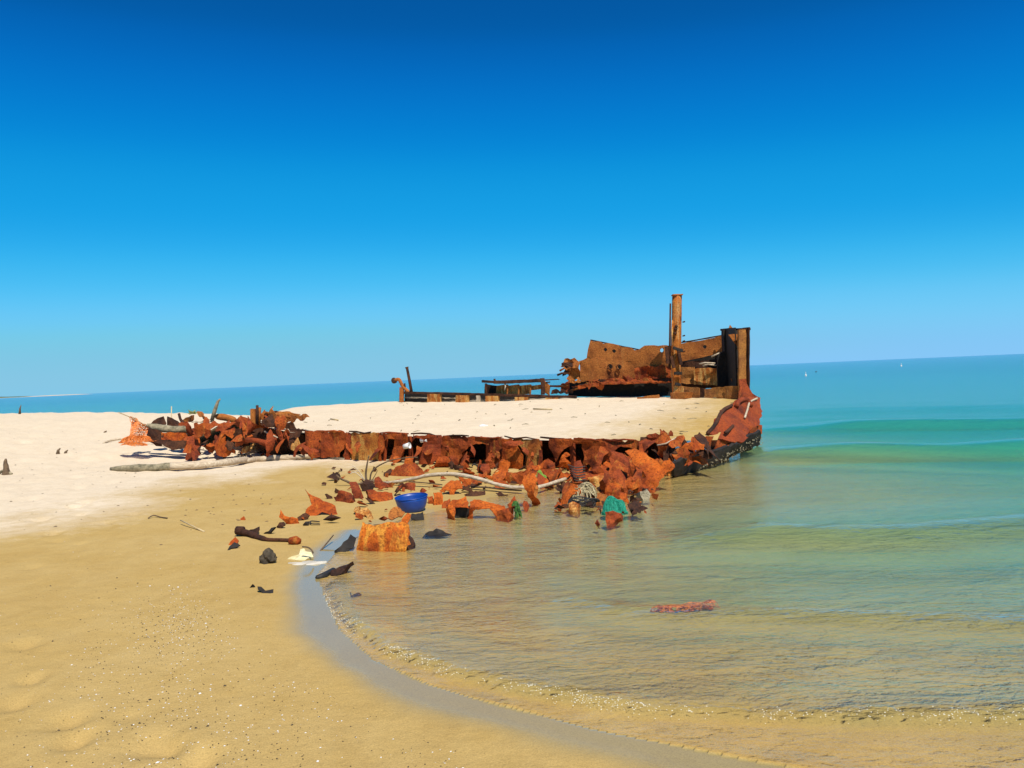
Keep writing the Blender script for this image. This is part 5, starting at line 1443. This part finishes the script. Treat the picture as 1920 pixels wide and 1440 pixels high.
# ------------------------------------------------------------------ shells and grit strewn over the slope
rs = np.random.RandomState(21)
def strew(n, size, boxes, flat, seed):
    g3 = []
    r2 = random.Random(seed)
    for _ in range(n):
        x0, y0, x1, y1, sx = r2.choices(boxes, [b[4] for b in boxes])[0]
        px, py = r2.gauss((x0 + x1) / 2, (x1 - x0) / 4), r2.gauss((y0 + y1) / 2, (y1 - y0) / 4)
        if not (780 < py < 1500):
            continue
        d = ray(px, py)
        d = d / d.y
        t = (CAM_Z - .12) / -d.z
        if t > 24 or t < 0:
            continue
        g3.append((d.x * t, t, (r2.uniform(.3, 1.0) ** 2.5 * size * (1.9 if r2.random() < .03 else 1)), r2.uniform(0, 6.28)))
    xs, ys = np.array([g[0] for g in g3]), np.array([g[1] for g in g3])
    zs = H(xs, ys)
    out = []
    for (x, y, s, a), z in zip(g3, zs):
        if z < .012:
            continue
        c_, s_ = math.cos(a) * s, math.sin(a) * s
        P = Vector((x, y, z + .001))
        vs = [P + Vector((c_, s_, 0)), P + Vector((-s_ * .7, c_ * .7, 0)), P + Vector((-c_, -s_, 0)), P + Vector((s_ * .7, -c_ * .7, 0)), P + Vector((0, 0, s * flat))]
        out.append((vs, [(0, 1, 4), (1, 2, 4), (2, 3, 4), (3, 0, 4)]))
    return merge(out)
SHB = [(120, 1060, 460, 1300, 5), (260, 1080, 420, 1200, 5), (60, 1250, 620, 1460, 5), (420, 1150, 700, 1400, 2), (700, 1350, 900, 1440, 1), (0, 900, 600, 1440, 3), (-300, 1000, 200, 1440, 2)]
tag(link('shell_fragments', *strew(1700, .0066, SHB, .45, 1), 'white'), 'white shell fragments strewn over the damp sand slope', 'shells', None, 'stuff')
tag(link('pebbles', *strew(2600, .006, SHB, .7, 2), 'stone'), 'dark pebbles and grit strewn over the damp sand slope', 'pebbles', None, 'stuff')
DEB = [(0, 780, 300, 960, 4), (-200, 800, 200, 1000, 2), (200, 880, 600, 1000, 2)]
tag(link('dry_litter', *strew(420, .03, DEB, .3, 3), 'twig'), 'bits of dry litter on the pale upper beach', 'litter', None, 'stuff')

lt, rl = [], random.Random(41)
for _ in range(70):
    i_, j_ = rl.randrange(6, 108), rl.randrange(70, 250)
    P = Vector(FP[i_, j_]) + Vector((0, 0, .008))
    a_ = rl.uniform(0, 3.14)
    L = rl.uniform(.02, .16) * rl.random()
    d_ = Vector((math.cos(a_), math.sin(a_), rl.uniform(-.05, .15))) * (L + .012)
    lt.append(tube_geo([P - d_, P + d_ * .2 + Vector((0, 0, .01)), P + d_], [.006, .010, .005], 4))
tag(link('fine_litter', *merge(lt), 'wood_mossy'), 'fine twigs and litter scattered over the sand inside the hull', 'litter', None, 'stuff')

# ------------------------------------------------------------------ far things: low headland, sand bar, floats
def headland(name, px0, px1, pyb, y, hmax, mat, seed):
    a, b = atZ(px0, pyb, 0), atZ(px1, pyb, 0)
    a, b = Vector((a.x / a.y * y, y, 0)), Vector((b.x / b.y * y, y, 0))
    vs, fs, n = [], [], 90
    for i in range(n + 1):
        t = i / n
        p = a.lerp(b, t)
        e = min(1, (1 - t) * 5) ** .6
        h = hmax * e * (.75 + .5 * noise.noise(Vector((t * 14, seed, 0))) + .2 * noise.noise(Vector((t * 50, seed, 1))))
        for k, (dy, f) in enumerate(((-120, 0), (-100, .25), (-60, .6), (0, 1), (90, .7), (200, 0))):
            vs.append(p + Vector((0, dy, max(f * h, 0) - (1.5 if f == 0 else 0))))
    for i in range(n):
        for k in range(5):
            q_ = i * 6 + k
            fs.append((q_, q_ + 6, q_ + 7, q_ + 1))
    o = link(name, vs, fs, mat, origin=(a.x, y, 0), smooth=True)
    o['kind'] = 'structure'
    return o
M['scrub'] = plain('headland_scrub', (.05, .09, .045), (.11, .15, .07), .05, .95)
M['bar'] = plain('headland_sand', (.45, .38, .27), (.6, .52, .4), .05, .95)
headland('headland', -900, 50, 746.5, 1900, 7.5, 'scrub', 3)
headland('headland_shore', -900, 52, 747, 1760, 1.2, 'bar', 4)
headland('sand_bar', 84, 130, 742, 1900, 1.6, 'bar', 5)
for lab, px, py, s in (('white float with a short pole bobbing off the bow', 1511, 705, 1.0), ('tiny dark bird on the water beside the white float', 1530, 698, .5), ('tiny white float far out near the right edge', 1690, 687, .8)):
    g = atZ(px, py, 0)
    F = empty('float', g, lab, 'float' if 'bird' not in lab else 'bird')
    k = g.y / 1550
    if 'bird' in lab:
        F.name = 'seabird'
        tube('body', [g + Vector((-1.6 * k, 0, .6 * k)), g + Vector((-.4 * k, 0, 1.0 * k)), g + Vector((.8 * k, 0, 1.1 * k)), g + Vector((1.5 * k, 0, 2.2 * k))], [.3 * k, .9 * k, .8 * k, .35 * k], 'cable', F, 8)
        tube('beak', [g + Vector((1.5 * k, 0, 2.2 * k)), g + Vector((2.3 * k, 0, 2.1 * k))], [.3 * k, .08 * k], 'bamboo', F, 6)
    else:
        lathe('drum', [(.8 * k * s, -.6 * k), (1.7 * k * s, .3 * k), (1.7 * k * s, 2.2 * k * s), (1.0 * k * s, 3.0 * k * s), (.3 * k, 3.3 * k * s)], g, 'white', F, 12)
        tube('pole', [g + Vector((0, 0, 3.2 * k * s)), g + Vector((0, 0, 7.5 * k * s))], [.45 * k * s, .35 * k * s], 'white', F, 6)
